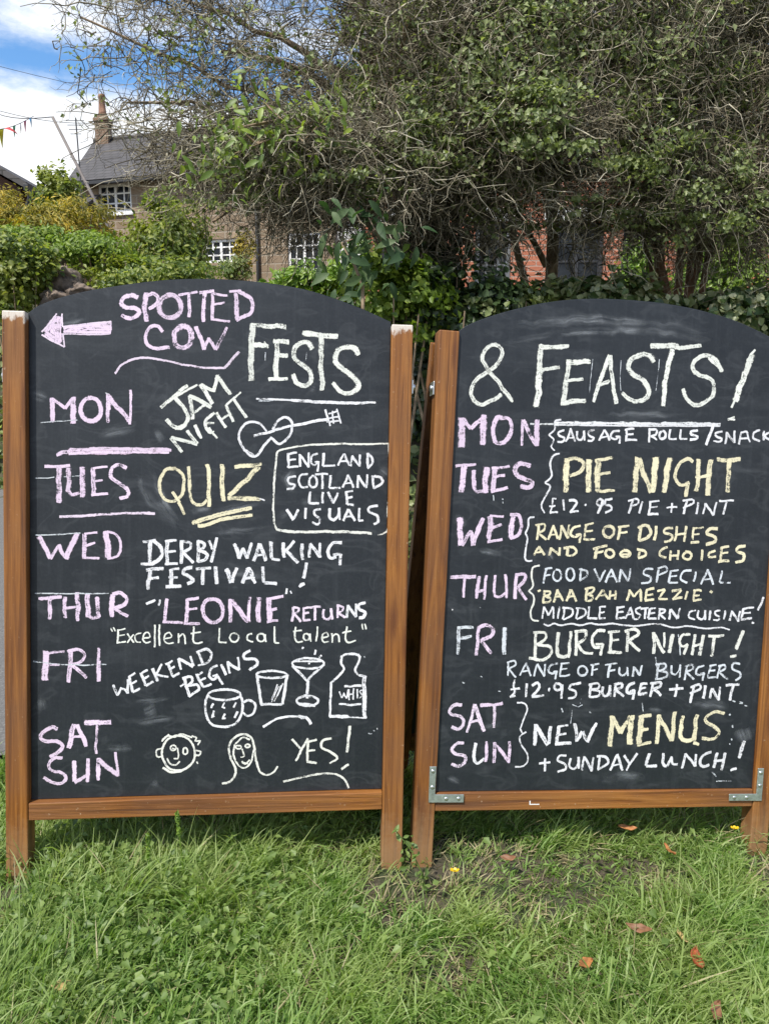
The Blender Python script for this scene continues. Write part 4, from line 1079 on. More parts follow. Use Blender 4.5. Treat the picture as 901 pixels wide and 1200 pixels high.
('L','lettering','thin pale green chalk quote Excellent Local talent','G 31 2128 5433 2159 5356|G 31 2189 5446 2228 5365|G 39 2281 5401 2272 5116|G 35 2268 5383 2434 5419|G 35 2281 5265 2425 5283|G 39 2259 5111 2447 5134|G 39 2477 5310 2609 5115|G 35 2609 5297 2478 5115|G~ 35 2771 5320 2675 5306 2635 5220 2675 5129 2758 5120|G~ 35 2811 5206 2951 5238 2925 5338 2837 5311 2811 5183 2873 5111 2969 5138|G 40 3056 5501 3058 5019|G 40 3158 5511 3159 5047|G~ 35 3260 5201 3410 5238 3366 5338 3277 5297 3256 5183 3322 5101 3455 5119|G 40 3556 5311 3557 5110|G~ 35 3561 5229 3631 5302 3685 5265 3703 5082|G~ 40 3888 5466 3871 5192 3925 5101 4067 5119|G 36 3822 5311 4030 5347|G 40 4431 5448 4416 5128|G 40 4416 5128 4581 5118|G~ 40 4715 5320 4764 5323 4807 5301 4835 5260 4839 5210 4818 5165 4777 5137 4729 5134 4685 5156 4657 5197 4654 5247 4675 5292 4715 5320|G~ 41 5127 5311 5042 5284 5030 5173 5152 5127|G~ 41 5295 5306 5337 5310 5375 5290 5398 5252 5402 5207 5384 5166 5349 5141 5307 5138 5269 5158 5245 5195 5242 5241 5260 5281 5295 5306|G 36 5411 5297 5431 5127|G~ 41 5613 5468 5616 5159 5639 5108 5721 5108|G~ 41 6071 5459 6065 5191 6130 5117 6230 5136|G 36 6022 5358 6204 5385|G~ 41 6287 5312 6322 5315 6354 5297 6375 5263 6378 5222 6362 5186 6333 5163 6298 5160 6266 5178 6246 5212 6243 5253 6258 5289 6287 5312|G 37 6387 5311 6407 5135|G 41 6549 5469 6526 5135|G~ 37 6658 5219 6785 5256 6747 5339 6666 5298 6649 5191 6705 5117 6796 5135|G 41 6876 5321 6879 5107|G~ 37 6877 5237 6950 5298 7010 5265 7035 5126|G~ 41 7195 5470 7167 5205 7238 5107 7393 5153|G 37 7096 5330 7288 5377|G 37 7525 5530 7546 5405|G 37 7594 5535 7615 5414'),
('L','lettering','pink chalk word FRI','P 146 806 4923 773 4305|P 60 733 4887 1173 4923|P 56 783 4635 1064 4652|P 108 1294 4949 1248 4257|P~ 74 1237 4922 1454 4958 1584 4858 1510 4709 1301 4633|P 82 1323 4619 1626 4360|P 65 1880 5003 1866 4686|P 92 1875 4708 1896 4277|g 30 526 4712 2041 4640'),
('L','lettering','slanting white chalk words WEEKEND BEGINS','W 61 2172 4193 2268 3964|W 57 2268 3964 2365 4128|W 57 2365 4128 2488 4008|W 53 2488 4008 2487 4310|W 62 2500 4387 2593 4044|W 48 2501 4365 2645 4446|W 48 2549 4209 2681 4282|W 53 2589 4035 2747 4117|W 62 2764 4455 2862 4171|W 48 2764 4436 2901 4518|W 49 2808 4308 2936 4381|W 53 2862 4171 3020 4271|W 62 3015 4545 3113 4270|W 53 3205 4645 3077 4408|W 53 3086 4417 3343 4361|W 58 3324 4654 3431 4378|W 49 3289 4635 3430 4722|W 49 3360 4516 3475 4589|W 58 3431 4369 3573 4451|W 53 3617 4524 3558 4763|W 67 3558 4763 3875 4597|W 53 3875 4597 3811 4817|W 58 3989 4908 4080 4624|W~ 62 3944 4899 4166 4977 4270 4862 4168 4669 3973 4606|W 67 3689 4313 3798 3935|W 53 3606 4148 3716 4244|W~ 58 3649 4322 3827 4358 3850 4243 3743 4166|W~ 58 3743 4166 3948 4197 3994 4072 3785 3926|W 62 3938 4394 4083 4145|W 49 3938 4385 4072 4467|W 49 4010 4256 4144 4338|W 58 4074 4136 4265 4209|W~ 58 4393 4609 4250 4540 4215 4366 4319 4301 4385 4402|W 45 4296 4374 4394 4402|W 54 4385 4402 4503 4189|W 63 4473 4631 4573 4401|W 54 4645 4437 4607 4700|W 67 4616 4686 4860 4510|W 54 4860 4510 4822 4792|W~ 63 5099 4934 4956 4860 4975 4759 5191 4749 5256 4638 5076 4509'),
('L','mug','chalk drawing of a round mug','W~ 58 4431 4072 4612 4075 4776 4048 4877 3997 4890 3938 4810 3884 4660 3852 4479 3849 4316 3877 4215 3927 4202 3987 4281 4040 4431 4072|W~ 58 4200 3965 4139 3757 4177 3480 4312 3293 4574 3244 4807 3325 4923 3542 4939 3797 4892 3946|W~ 59 4943 3774 5074 3843 5219 3739 5185 3554 5050 3490 4950 3565|W 49 4309 3765 4256 3673|W 45 4547 3791 4498 3680|W 45 4516 3680 4561 3671|W 45 4794 3789 4746 3678|W 45 4328 3608 4284 3451|W 45 4284 3525 4329 3469|W 45 4553 3541 4509 3421|W 45 4509 3439 4572 3439|W 50 4823 3585 4775 3446'),
('L','tumbler','chalk drawing of a tumbler','W~ 54 5455 4480 5623 4483 5776 4464 5870 4430 5882 4389 5808 4352 5668 4330 5499 4328 5347 4347 5253 4381 5241 4422 5315 4458 5455 4480|W 63 5240 4375 5346 3748|W 59 5337 3743 5801 3744|W 64 5898 4395 5801 3744|W 32 5695 4187 5563 3839|W 27 5768 4163 5627 3811|W 23 5723 4140 5573 3792|W 23 5813 4209 5698 3931'),
('L','cocktail','chalk drawing of a cocktail glass with bubbles','W~ 50 6244 4763 6426 4767 6590 4739 6692 4686 6705 4624 6626 4568 6475 4534 6293 4530 6129 4558 6027 4610 6014 4673 6094 4729 6244 4763|W 64 6009 4603 6324 4253|W 64 6703 4624 6333 4253|W 69 6342 4253 6347 3871|W~ 60 6274 3916 6397 3919 6508 3893 6578 3844 6587 3786 6533 3735 6431 3703 6308 3700 6197 3727 6128 3775 6119 3833 6172 3885 6274 3916|W 69 6179 3741 6524 3701|W 55 6222 5006 6250 4983|W 50 6515 4950 6494 4848|W 41 6600 4773 6645 4829|W 41 6359 4648 6396 4639|W 41 6030 4696 6647 4694'),
('L','bottle','chalk drawing of a bottle with a label reading WHIS','W~ 55 7081 4800 7196 4855 7450 4836 7484 4738 7395 4519 7457 4397 7643 4345|W~ 55 7081 4809 7084 4646 7146 4520 7020 4352 6874 4227|W~ 55 6874 4227 6857 3876 6849 3454|W 74 6849 3454 7265 3446|W 97 7602 4340 7618 3414|W 37 7265 3441 7660 3409|W 51 7161 4132 7531 4148|W 51 7052 3734 7307 3704|W 51 7307 3704 7538 3730|W 32 7048 4015 7110 3874|W 32 7110 3874 7154 3987|W 32 7154 3987 7212 3864|W 32 7212 3864 7246 4052|W 37 7255 4061 7268 3826|W 37 7361 4084 7365 3835|W 32 7257 3939 7363 3957|W 37 7449 4069 7448 3863|W~ 32 7560 4050 7496 4012 7558 3927 7499 3862'),
('L','flourish','chalk swoosh','W~ 55 5388 3244 5614 3382 5886 3463 6160 3470|W 82 6160 3466 6344 3440|W 73 6335 3441 6437 3294'),
('L','flourish','chalk swoosh at the bottom','V~ 50 5849 2000 6178 2075 6592 2158 6961 2157 7158 2073 7243 1962 7301 1833'),
('L','lettering','pink chalk words SAT and SUN','P~ 87 1015 3236 907 3292 742 3194 664 3081 754 2984 993 2954 1131 2860 1044 2734 853 2645|P 118 1363 3333 1244 2822|P 92 1429 3323 1602 2854|P 57 1319 3050 1537 3048|P 109 1581 3367 2128 3384|P 61 1843 3319 1821 2686|P~ 78 1122 2595 957 2598 826 2471 882 2333 1086 2275 1186 2158 1068 2036 881 2085 729 2189|P 96 1361 2537 1373 2086|P 74 1373 2063 1645 2220|P 88 1654 2578 1636 2073|P 92 1865 2584 1864 2101|P 105 1891 2552 2282 2200|P 66 2225 2708 2287 2186'),
('L','face','chalk drawing of a smiling curly haired face','V~ 49 3451 3050 3635 3061 3802 2970 3906 2799 3920 2595 3839 2412 3685 2301 3501 2290 3334 2382 3231 2553 3218 2757 3298 2938 3451 3050|V~ 40 3211 2944 3321 3063 3499 3033 3611 3102 3857 3020|V~ 36 3857 3057 3955 3010 3924 2945 4036 2944 3983 2851|V 36 3233 2981 3366 3095|V~ 40 3198 2783 3100 2743 3110 2604 3198 2602|V~ 40 3925 2741 4047 2702 4002 2619 3926 2639|V~ 36 3436 2851 3468 2852 3497 2838 3515 2812 3517 2781 3503 2753 3476 2736 3444 2734 3415 2749 3397 2775 3395 2806 3409 2834 3436 2851|V~ 36 3699 2791 3724 2793 3747 2776 3762 2744 3764 2705 3753 2671 3731 2650 3706 2648 3683 2665 3669 2697 3667 2735 3678 2770 3699 2791|V 40 3438 2784 3483 2770|V~ 36 3545 2792 3573 2630 3555 2551 3466 2561|V~ 40 3323 2564 3391 2442 3511 2412 3600 2495|V~ 54 3235 2352 3414 2256 3615 2281 3824 2408|V 36 3958 2480 3986 2433'),
('L','face','chalk drawing of a long haired face','V~ 54 4516 1976 4696 2029 4808 2252 4692 2544 4658 2824 4778 3009 4959 3081 5136 3005 5211 2770 5250 2489 5344 2230 5499 2157 5649 2225 5716 2351|V~ 41 4780 2846 4759 2590 4874 2378 5011 2324 5141 2481 5189 2733|V~ 41 4793 2860 4946 3007 5100 2949|V~ 36 4842 2829 4873 2830 4900 2821 4917 2805 4919 2786 4906 2768 4881 2758 4851 2757 4823 2766 4806 2782 4804 2802 4817 2819 4842 2829|V~ 36 5038 2850 5066 2851 5092 2842 5108 2826 5110 2806 5097 2789 5074 2779 5046 2778 5021 2787 5005 2803 5003 2822 5015 2839 5038 2850|V~ 36 4939 2751 4986 2586 4904 2569|V~ 36 4933 2466 5010 2408 5105 2501|V 36 4942 2437 5069 2417'),
('L','lettering','cream chalk word YES with exclamation mark','V 55 6029 2957 6215 2748|V 55 6378 2966 6118 2467|V 55 6383 2905 6366 2449|V 51 6374 2896 6567 2941|V 46 6377 2680 6538 2706|V 60 6357 2445 6570 2408|V~ 55 6894 2960 6710 2925 6675 2761 6899 2635 7021 2510 6865 2404|V 65 7292 3238 7241 2649|V 60 7122 2272 7283 2355|g 28 7713 3069 7783 3058|g 23 7818 3138 7851 3114|g 23 7897 3185 7911 3151|g 28 7589 4808 7603 4771'),
('L','smudge','faint chalk smears low on the board','d 176 2567 3770 3407 3901|d 199 2612 3311 3497 3486|d 259 651 3921 692 3603|d 354 2788 3539 3142 3627|d 220 1996 2813 2613 2804|d 200 2969 2013 3147 1963'),
('L','smudge','faint chalk smears high on the board','d 253 513 10426 850 10261|d 148 898 11778 1660 11977|d~ 257 1827 9542 2214 9661 2688 9716|d 217 3035 9702 3210 9396'),
('R','lettering','big white chalk ampersand and word FEASTS with line under it','G~ 102 1756 10582 1520 10851 1309 11090 1109 11308 1022 11462 1089 11677 1283 11800 1454 11711 1447 11534 1256 11255 921 11001 818 10742 903 10537 1069 10455 1274 10539 1507 10694|G 62 1592 10750 1779 10558|G 134 2373 11871 2340 11223|G 169 2337 11266 2329 10490|G 116 2350 11797 3017 11880|G 94 2380 11303 2830 11402|G 126 3036 11570 2959 10602|G 117 2985 11515 3555 11585|G 81 2997 11097 3404 11167|G 108 2914 10599 3497 10687|g 18 3611 11632 3590 11394|g 18 3590 11394 3576 10877|G 101 4005 11745 3680 10677|G 110 4023 11747 4221 10659|G 87 3731 11025 4042 11166|G 50 3737 11069 4009 11112|G~ 126 5089 11688 4970 11801 4792 11823 4546 11697 4472 11489 4600 11359 4858 11242 5002 11034 4950 10844 4734 10735 4498 10798 4353 10906|G 130 4988 12019 5662 12068|G 103 5571 12027 6224 12135|G 131 5507 12005 5380 10696|G~ 115 6789 11569 6653 11793 6358 11917 6114 11808 6032 11627 6175 11484 6566 11334 6609 11064 6457 10851 6226 10749 5992 10835 5860 11112|G 76 6434 11852 6685 11672|G 155 7517 12017 7366 11564|G 159 7365 11586 7172 10909|G 68 7591 12133 7479 12015|G 58 7171 10931 7088 10749|G 67 7011 10469 7180 10533|G 48 7059 10481 7195 10467|g 18 4286 11658 4330 10969|g 19 5216 11745 5180 11024|v 45 2219 10087 2799 10121|v 108 2798 10125 6829 10334|W 40 2797 10155 5221 10267|W 32 2935 10099 6831 10299|W 46 4757 10231 6827 10352'),
('R','lettering','pink chalk word MON','P 174 644 10113 669 9490|P 96 667 10093 851 9901|P 96 851 9901 1153 10198|P 149 1144 10214 1145 9558|P~ 115 1624 10192 1427 10168 1345 9908 1412 9645 1633 9640 1774 9869 1737 10144 1579 10198|P 71 2028 10161 2043 9586|P 102 2046 10149 2367 9625|P 121 2379 10182 2391 9596'),
('R','brace','chalk curly bracket beside MON','W~ 41 2937 10223 2796 10176 2793 9992 2667 9856|W~ 40 2667 9856 2784 9763 2740 9602 2822 9512'),
('R','lettering','small white chalk words SAUSAGE ROLLS and SNACKS','W~ 50 3024 9983 2891 9933 2914 9857 3034 9812 3003 9733 2878 9708|W 50 3080 9728 3174 10035|W 54 3174 10035 3301 9740|W 36 3120 9817 3259 9833|W~ 54 3336 9980 3351 9821 3439 9791 3501 9881 3499 10002|W 50 3494 10002 3526 9779|W~ 55 3747 10033 3618 9983 3637 9897 3745 9852 3699 9780 3599 9774|W 50 3872 9794 3985 10047|W 55 3985 10047 4128 9821|W 41 3922 9879 4076 9905|W~ 55 4353 10042 4197 10029 4149 9909 4254 9854 4351 9920|W 46 4269 9916 4370 9921|W 51 4370 9921 4361 9764|W 65 4521 10091 4537 9843|W 55 4480 10084 4699 10132|W 51 4519 9973 4689 10000|W 56 4505 9837 4790 9875|W 56 5079 10154 5087 9830|W~ 56 5054 10117 5249 10128 5238 10023 5124 9968|W 51 5138 9973 5284 9885|W~ 61 5375 10100 5416 10105 5455 10086 5480 10046 5487 9996 5471 9950 5439 9921 5398 9915 5360 9935 5334 9975 5328 10024 5343 10070 5375 10100|W 56 5586 10152 5582 9928|W 52 5582 9928 5760 9942|W 57 5854 10167 5855 9943|W 52 5855 9943 6024 9957|W~ 62 6276 10170 6107 10129 6132 10051 6286 10024 6262 9957 6101 9948|W 72 6661 10333 6504 9846|W~ 58 6898 10174 6728 10125 6763 10047 6886 10005 6847 9936 6689 9936|W 58 6995 9891 7014 10168|W 67 7014 10159 7224 9930|W 58 7224 9930 7203 10214|W 53 7332 9909 7370 10179|W~ 53 7361 10169 7514 10205 7560 10109 7609 9969|W 44 7357 10036 7554 10064|W~ 59 7851 10260 7700 10198 7690 10063 7869 10010|W 59 7949 10252 7956 10033|W 54 8089 10220 7969 10123|W 54 7969 10123 8112 10042'),
('R','lettering','pink chalk word TUES','P 65 549 9048 1003 9105|P 135 743 9070 710 8475|P 109 975 8976 989 8573|P~ 88 987 8594 1058 8504 1220 8520|P 149 1256 9054 1257 8487|P 123 1434 9020 1430 8529|P 66 1380 9039 1783 9102|P 66 1435 8845 1684 8883|P 75 1388 8506 1770 8626|P~ 121 2274 9140 2079 9194 1921 9087 1929 8947 2145 8828 2315 8751 2258 8653 2065 8666'),
('R','brace','chalk curly bracket beside TUES','W~ 45 2948 9445 2806 9403 2736 9215 2789 8937 2641 8775|W~ 45 2641 8775 2768 8686 2632 8390 2587 8233 2668 8085'),
('R','lettering','big cream chalk words PIE NIGHT','Y 145 3117 9342 3153 8587|Y~ 100 3082 9314 3306 9361 3517 9263 3483 9079 3218 8945|Y 146 3658 9348 3690 8611|Y 156 3880 9373 3899 8634|Y 78 3863 9359 4228 9409|Y 69 3898 9026 4184 9079|Y 78 3890 8642 4321 8675|Y 149 4836 9449 4813 8663|Y 130 4847 9423 5210 8681|Y 155 5274 9476 5256 8683|Y 146 5602 9489 5538 8692|Y~ 90 6208 9436 6075 9496 5884 9376 5787 9137 5853 8932 5999 8872 6151 8946|Y 105 6123 8940 6079 8610|Y 110 6361 9489 6336 8755|Y 134 6648 9499 6634 8671|Y 81 6295 9073 6673 9136|Y 106 6815 9512 7396 9556|Y 126 7127 9528 7119 8769'),
('R','lettering','white chalk words 12.95 PIE PINT','W~ 45 2928 8413 2842 8426 2847 8266 2802 8104|W 50 2794 8095 2982 8120|W 45 2776 8241 2910 8260|W 50 3092 8407 3129 8161|W~ 59 3243 8383 3365 8406 3423 8348 3352 8232 3272 8132|W 50 3272 8132 3480 8163|W 55 3625 8322 3649 8305|W~ 60 3956 8450 3994 8454 4029 8439 4052 8408 4057 8370 4042 8335 4012 8312 3974 8308 3939 8323 3916 8354 3911 8392 3926 8427 3956 8450|W 60 4058 8445 3940 8134|W 55 4277 8481 4109 8448|W 55 4109 8448 4092 8342|W~ 60 4092 8342 4242 8313 4266 8227 4122 8164|W 56 4778 8482 4706 8162|W~ 51 4664 8446 4884 8508 4922 8422 4743 8318|W 51 5023 8449 4957 8173|W 56 5210 8457 5201 8170|W 47 5178 8447 5425 8484|W 42 5201 8320 5396 8346|W 56 5165 8155 5421 8188|W 47 5624 8329 5883 8358|W 47 5749 8445 5745 8219|W 62 6128 8519 6059 8205|W~ 52 6015 8506 6235 8555 6289 8473 6036 8338|W 57 6412 8487 6373 8218|W 48 6545 8226 6586 8473|W 62 6587 8459 6811 8210|W 48 6811 8210 6862 8516|W 48 6932 8542 7302 8576|W 58 7120 8554 7055 8238'),
('R','lettering','pink chalk word WED','P 148 698 7888 778 7294|P 87 779 7281 975 7609|P 96 975 7609 1045 7291|P 123 1050 7291 1236 7897|P 141 1405 7947 1406 7389|P 53 1395 7968 1710 7959|P 66 1433 7687 1671 7786|P 66 1375 7384 1713 7439|P 138 1914 7968 1924 7473|P~ 89 1867 8013 2081 7996 2147 7783 2083 7574 1898 7463'),
('R','brace','chalk curly bracket beside WED','W~ 45 2431 7981 2308 7945 2302 7746 2247 7606|W~ 45 2247 7606 2308 7487 2269 7226 2271 7032 2342 6969 2440 6981'),
('R','lettering','cream chalk words RANGE OF DISHES AND FOOD CHOICES','Y 63 2544 7821 2525 7465|Y~ 54 2474 7796 2683 7835 2682 7696 2552 7618|Y 59 2561 7618 2749 7478|Y 59 2785 7483 2901 7813|Y 63 2901 7813 3019 7514|Y 41 2833 7585 2977 7608|Y 54 3056 7489 3091 7821|Y 64 3091 7812 3263 7531|Y 55 3263 7531 3272 7828|Y~ 59 3547 7817 3386 7763 3321 7621 3439 7564 3540 7620|Y 46 3449 7617 3567 7639|Y 55 3567 7639 3543 7437|Y 64 3681 7866 3656 7537|Y 55 3650 7843 3853 7903|Y 50 3673 7704 3846 7728|Y 64 3637 7532 3914 7521|Y~ 74 4193 7840 4259 7847 4321 7818 4362 7761 4371 7691 4346 7627 4293 7586 4226 7579 4164 7607 4123 7664 4115 7734 4140 7798 4193 7840|Y 70 4503 7855 4467 7541|Y 60 4458 7831 4725 7877|Y 56 4481 7691 4687 7730|Y 80 5014 7875 4999 7534|Y~ 80 4937 7841 5154 7894 5272 7739 5174 7594 4999 7534|Y 80 5389 7890 5368 7565|Y~ 66 5806 7875 5629 7833 5606 7752 5791 7683 5760 7571 5616 7539|Y 62 5908 7910 5875 7566|Y 67 6146 7920 6113 7557|Y 52 5889 7709 6129 7750|Y 62 6338 7896 6320 7609|Y 53 6306 7877 6582 7905|Y 48 6330 7735 6482 7754|Y 67 6282 7541 6491 7562|Y~ 77 6935 7883 6752 7885 6674 7766 6911 7685 6909 7577 6672 7510|Y 58 2469 7112 2592 7316|Y 68 2592 7316 2729 7129|Y 41 2524 7174 2689 7198|Y 59 2843 7125 2868 7299|Y 63 2869 7291 3078 7133|Y 55 3078 7133 3085 7307|Y 64 3276 7314 3269 7139|Y~ 64 3173 7288 3393 7336 3491 7238 3405 7144 3260 7126|Y 78 3971 7339 3927 7091|Y 64 3881 7309 4217 7396|Y 55 3919 7214 4134 7248|Y~ 65 4241 7299 4300 7305 4355 7286 4391 7250 4398 7204 4374 7163 4326 7136 4267 7131 4212 7149 4176 7185 4169 7231 4193 7272 4241 7299|Y~ 65 4636 7292 4696 7297 4751 7281 4787 7250 4794 7212 4769 7176 4721 7153 4661 7148 4605 7163 4570 7194 4563 7233 4588 7269 4636 7292|Y 42 4591 7210 4776 7226|Y 61 5026 7345 4997 7140|Y~ 66 4956 7338 5145 7309 5171 7204 4998 7131|Y~ 66 5704 7418 5549 7332 5529 7216 5688 7163|Y 62 5796 7327 5783 7100|Y 62 5995 7343 5971 7128|Y 52 5780 7207 5993 7232|Y~ 67 6173 7313 6227 7318 6277 7300 6310 7262 6317 7216 6295 7174 6252 7147 6198 7142 6148 7161 6115 7198 6108 7244 6129 7286 6173 7313|Y 67 6590 7377 6574 7126|Y~ 58 6914 7371 6764 7303 6770 7213 6939 7219|Y 68 7067 7462 7057 7124|Y 63 7058 7448 7255 7486|Y 53 7054 7304 7246 7333|Y 73 7009 7118 7278 7163|Y~ 83 7673 7501 7504 7468 7462 7372 7648 7306 7638 7174 7457 7105'),
('R','lettering','pink chalk word THUR','P 92 564 6555 1142 6577|P 66 879 6556 882 6097|P 84 1216 6588 1190 6092|P 66 1382 6614 1368 6066|P 71 1182 6234 1378 6282|P 67 1586 6621 1599 6146|P~ 62 1598 6159 1719 6136 1847 6239|P 67 1828 6658 1894 6114|P 76 2099 6679 2078 6106|P~ 85 2069 6665 2283 6672 2283 6524 2130 6372|P 81 2140 6355 2362 6092'),
('R','brace','chalk curly bracket beside THUR','V~ 45 2626 6887 2472 6825 2452 6625 2496 6417 2405 6276|V~ 45 2405 6276 2523 6183 2533 6018 2476 5833 2518 5646 2679 5602'),
('R','lettering','thin white chalk words FOOD VAN SPECIAL','B 54 2789 6809 2745 6472|B 50 2758 6800 2923 6835|B 45 2753 6651 2888 6673|B~ 50 3016 6796 3067 6802 3115 6773 3148 6716 3155 6646 3136 6583 3096 6542 3044 6536 2996 6566 2964 6623 2956 6692 2975 6756 3016 6796|B~ 55 3329 6832 3378 6838 3425 6807 3456 6746 3464 6671 3446 6603 3408 6561 3359 6554 3312 6586 3281 6647 3273 6721 3291 6789 3329 6832|B 64 3625 6844 3605 6572|B~ 55 3567 6825 3762 6778 3765 6664 3596 6567|B 51 3942 6846 4090 6551|B 51 4090 6551 4207 6827|B 56 4234 6537 4363 6850|B 60 4363 6850 4516 6554|B 42 4281 6671 4456 6694|B 51 4567 6556 4590 6857|B 61 4591 6848 4790 6580|B 51 4790 6580 4817 6882|B~ 57 5380 6891 5202 6872 5163 6760 5337 6689 5307 6577 5111 6540|B 57 5525 6922 5486 6573|B~ 52 5484 6894 5688 6954 5724 6844 5512 6752|B 57 5828 6860 5799 6582|B 48 5804 6851 6026 6889|B 43 5818 6721 5987 6749|B 52 5790 6573 6017 6589|B~ 53 6341 6890 6153 6848 6089 6667 6252 6591|B 58 6454 6853 6427 6623|B 53 6604 6561 6762 6916|B 63 6762 6916 6917 6570|B 43 6644 6674 6874 6704|B 53 7117 6900 7083 6628|B 58 7083 6619 7364 6637'),
('R','lettering','cream chalk words BAA BAH MEZZIE','Y 54 2621 6281 2673 6318|Y 59 2796 6308 2761 6058|Y~ 54 2756 6294 2901 6289 2896 6219 2794 6181|Y~ 59 2799 6181 2929 6132 2897 6062 2744 6036|Y 59 3007 6047 3080 6338|Y 59 3080 6338 3242 6079|Y 50 3036 6170 3189 6192|Y 59 3314 6081 3399 6346|Y 64 3399 6346 3553 6078|Y 50 3327 6169 3509 6200|Y 60 3799 6401 3781 6110|Y~ 60 3741 6378 3956 6406 3943 6317 3800 6243|Y~ 60 3809 6243 3941 6203 3909 6118 3773 6088|Y 55 4028 6134 4181 6359|Y 60 4181 6359 4333 6151|Y 42 4088 6215 4280 6247|Y 56 4366 6351 4356 6143|Y 61 4506 6355 4491 6146|Y 51 4365 6231 4494 6253|Y 66 4791 6127 4831 6386|Y 56 4831 6386 4953 6229|Y 56 4953 6229 5111 6402|Y 66 5111 6402 5149 6119|Y 61 5271 6398 5241 6148|Y 57 5244 6388 5439 6429|Y 52 5251 6273 5420 6295|Y 57 5232 6134 5457 6158|Y 57 5529 6369 5715 6410|Y 57 5715 6410 5569 6183|Y 57 5570 6178 5796 6198|Y 67 5888 6393 6125 6412|Y 53 6125 6412 5921 6192|Y 62 5921 6187 6166 6234|Y 58 6280 6381 6241 6191|Y 62 6461 6408 6443 6178|Y 58 6432 6403 6633 6417|Y 48 6449 6295 6593 6308|Y 58 6434 6165 6649 6197|Y 68 6856 6405 6907 6371'),
('R','lettering','white chalk words MIDDLE EASTERN CUISINE over a wavy line','W 45 2757 5664 2782 5936|W 45 2782 5936 2902 5738|W 45 2902 5738 3004 5942|W 50 3004 5942 3034 5666|W 50 3145 5945 3129 5668|W 50 3274 5926 3258 5658|W~ 50 3233 5921 3444 5900 3462 5759 3267 5649|W 51 3594 5934 3577 5678|W~ 51 3553 5929 3766 5898 3783 5775 3587 5665|W 55 3868 5963 3853 5689|W 51 3853 5684 4079 5694|W 51 4140 5969 4129 5704|W 46 4122 5960 4270 5972|W 42 4139 5837 4250 5848|W 51 4121 5695 4287 5707|W 39 634 5820 652 5812|W 56 4563 5971 4556 5722|W 47 4545 5966 4735 5988|W 47 4566 5851 4723 5872|W 56 4538 5708 4752 5726|W 52 4772 5704 4876 5969|W 56 4876 5969 4987 5709|W 37 4812 5799 4952 5820|W~ 52 5139 5971 5020 5928 5044 5844 5137 5793 5081 5711 4987 5709|W 47 5141 5949 5333 5967|W 57 5254 5952 5251 5715|W 57 5363 5945 5339 5730|W 47 5344 5940 5513 5967|W 43 5351 5838 5496 5859|W 52 5335 5717 5538 5735|W 57 5617 5960 5596 5709|W~ 52 5589 5955 5747 5941 5728 5869 5612 5830|W 52 5621 5831 5767 5717|W 52 5867 5715 5885 5949|W 62 5885 5940 6076 5738|W 53 6076 5738 6121 5981|W~ 53 6522 5941 6372 5893 6361 5771 6514 5716|W~ 53 6590 5939 6582 5780 6696 5733 6752 5829|W 53 6758 5943 6769 5717|W 58 6894 5946 6866 5719|W~ 54 7141 5952 7016 5926 7032 5845 7152 5793 7109 5720 6977 5721|W 54 7282 5955 7253 5745|W 54 7401 5717 7442 5959|W 59 7443 5950 7628 5699|W 54 7628 5699 7658 5950|W 59 7737 6011 7702 5760|W 54 7724 5997 8000 6054|W 44 7721 5892 7931 5920|W 59 7693 5746 7970 5789|W 64 8243 6297 8119 5975|W 54 7983 5684 8033 5662|W~ 41 2800 5543 2916 5501 3049 5557 3234 5517 3460 5565 3692 5526 3920 5575 4129 5549 4406 5577 4829 5541 5204 5558 5580 5597 6014 5520 6346 5563 6784 5514 7169 5549 7417 5499'),
('R','lettering','white and pink chalk word FRI','B 97 817 5433 833 4807|B 83 783 5402 1143 5422|B 75 813 5165 1114 5227|P 84 1279 5442 1253 4783|P~ 97 1239 5433 1467 5481 1613 5406 1569 5240 1331 5131|P 84 1345 5118 1600 4840|B 103 1879 5437 1896 4823'),
('R','lettering','cream chalk words BURGER NIGHT','V 77 2631 5339 2631 4716|V~ 68 2563 5337 2844 5343 2874 5212 2665 5067|V~ 77 2665 5067 2987 5003 3024 4840 2836 4714 2503 4749|V~ 87 3162 5349 3135 5040 3180 4829 3311 4778 3446 4825|V 83 3458 5377 3440 4772|V 83 3600 5379 3616 4818|V~ 74 3564 5365 3824 5406 3843 5251 3632 5084|V 74 3641 5084 3810 4897|V 60 3800 4896 4024 4873|V~ 74 4297 5406 4111 5412 4001 5241 4055 5038 4196 5014|V 56 4084 5092 4260 5104|V 70 4260 5104 4230 4837|V 79 4437 5396 4449 4907|V 70 4373 5372 4660 5405|V 61 4440 5187 4649 5208|V 79 4393 4901 4734 4916|V 80 4846 5426 4859 4935|V~ 80 4782 5403 5031 5470 5128 5351 4876 5177|V 75 4890 5177 5183 4954|V 85 5504 5394 5523 4892|V 85 5515 5359 5788 4914|V 62 5764 5399 5789 5040|V 100 5968 5358 5930 4921|V~ 72 6418 5367 6227 5345 6156 5191 6236 5066 6376 5131|V 77 6357 5131 6287 4890|V 82 6533 5369 6490 4880|V 87 6756 5355 6693 4874|V 63 6499 5088 6723 5137|V 78 6883 5335 7280 5361|V 92 7048 5343 7005 4847|V 98 7786 5475 7627 5034|V 74 7488 4845 7638 4883'),
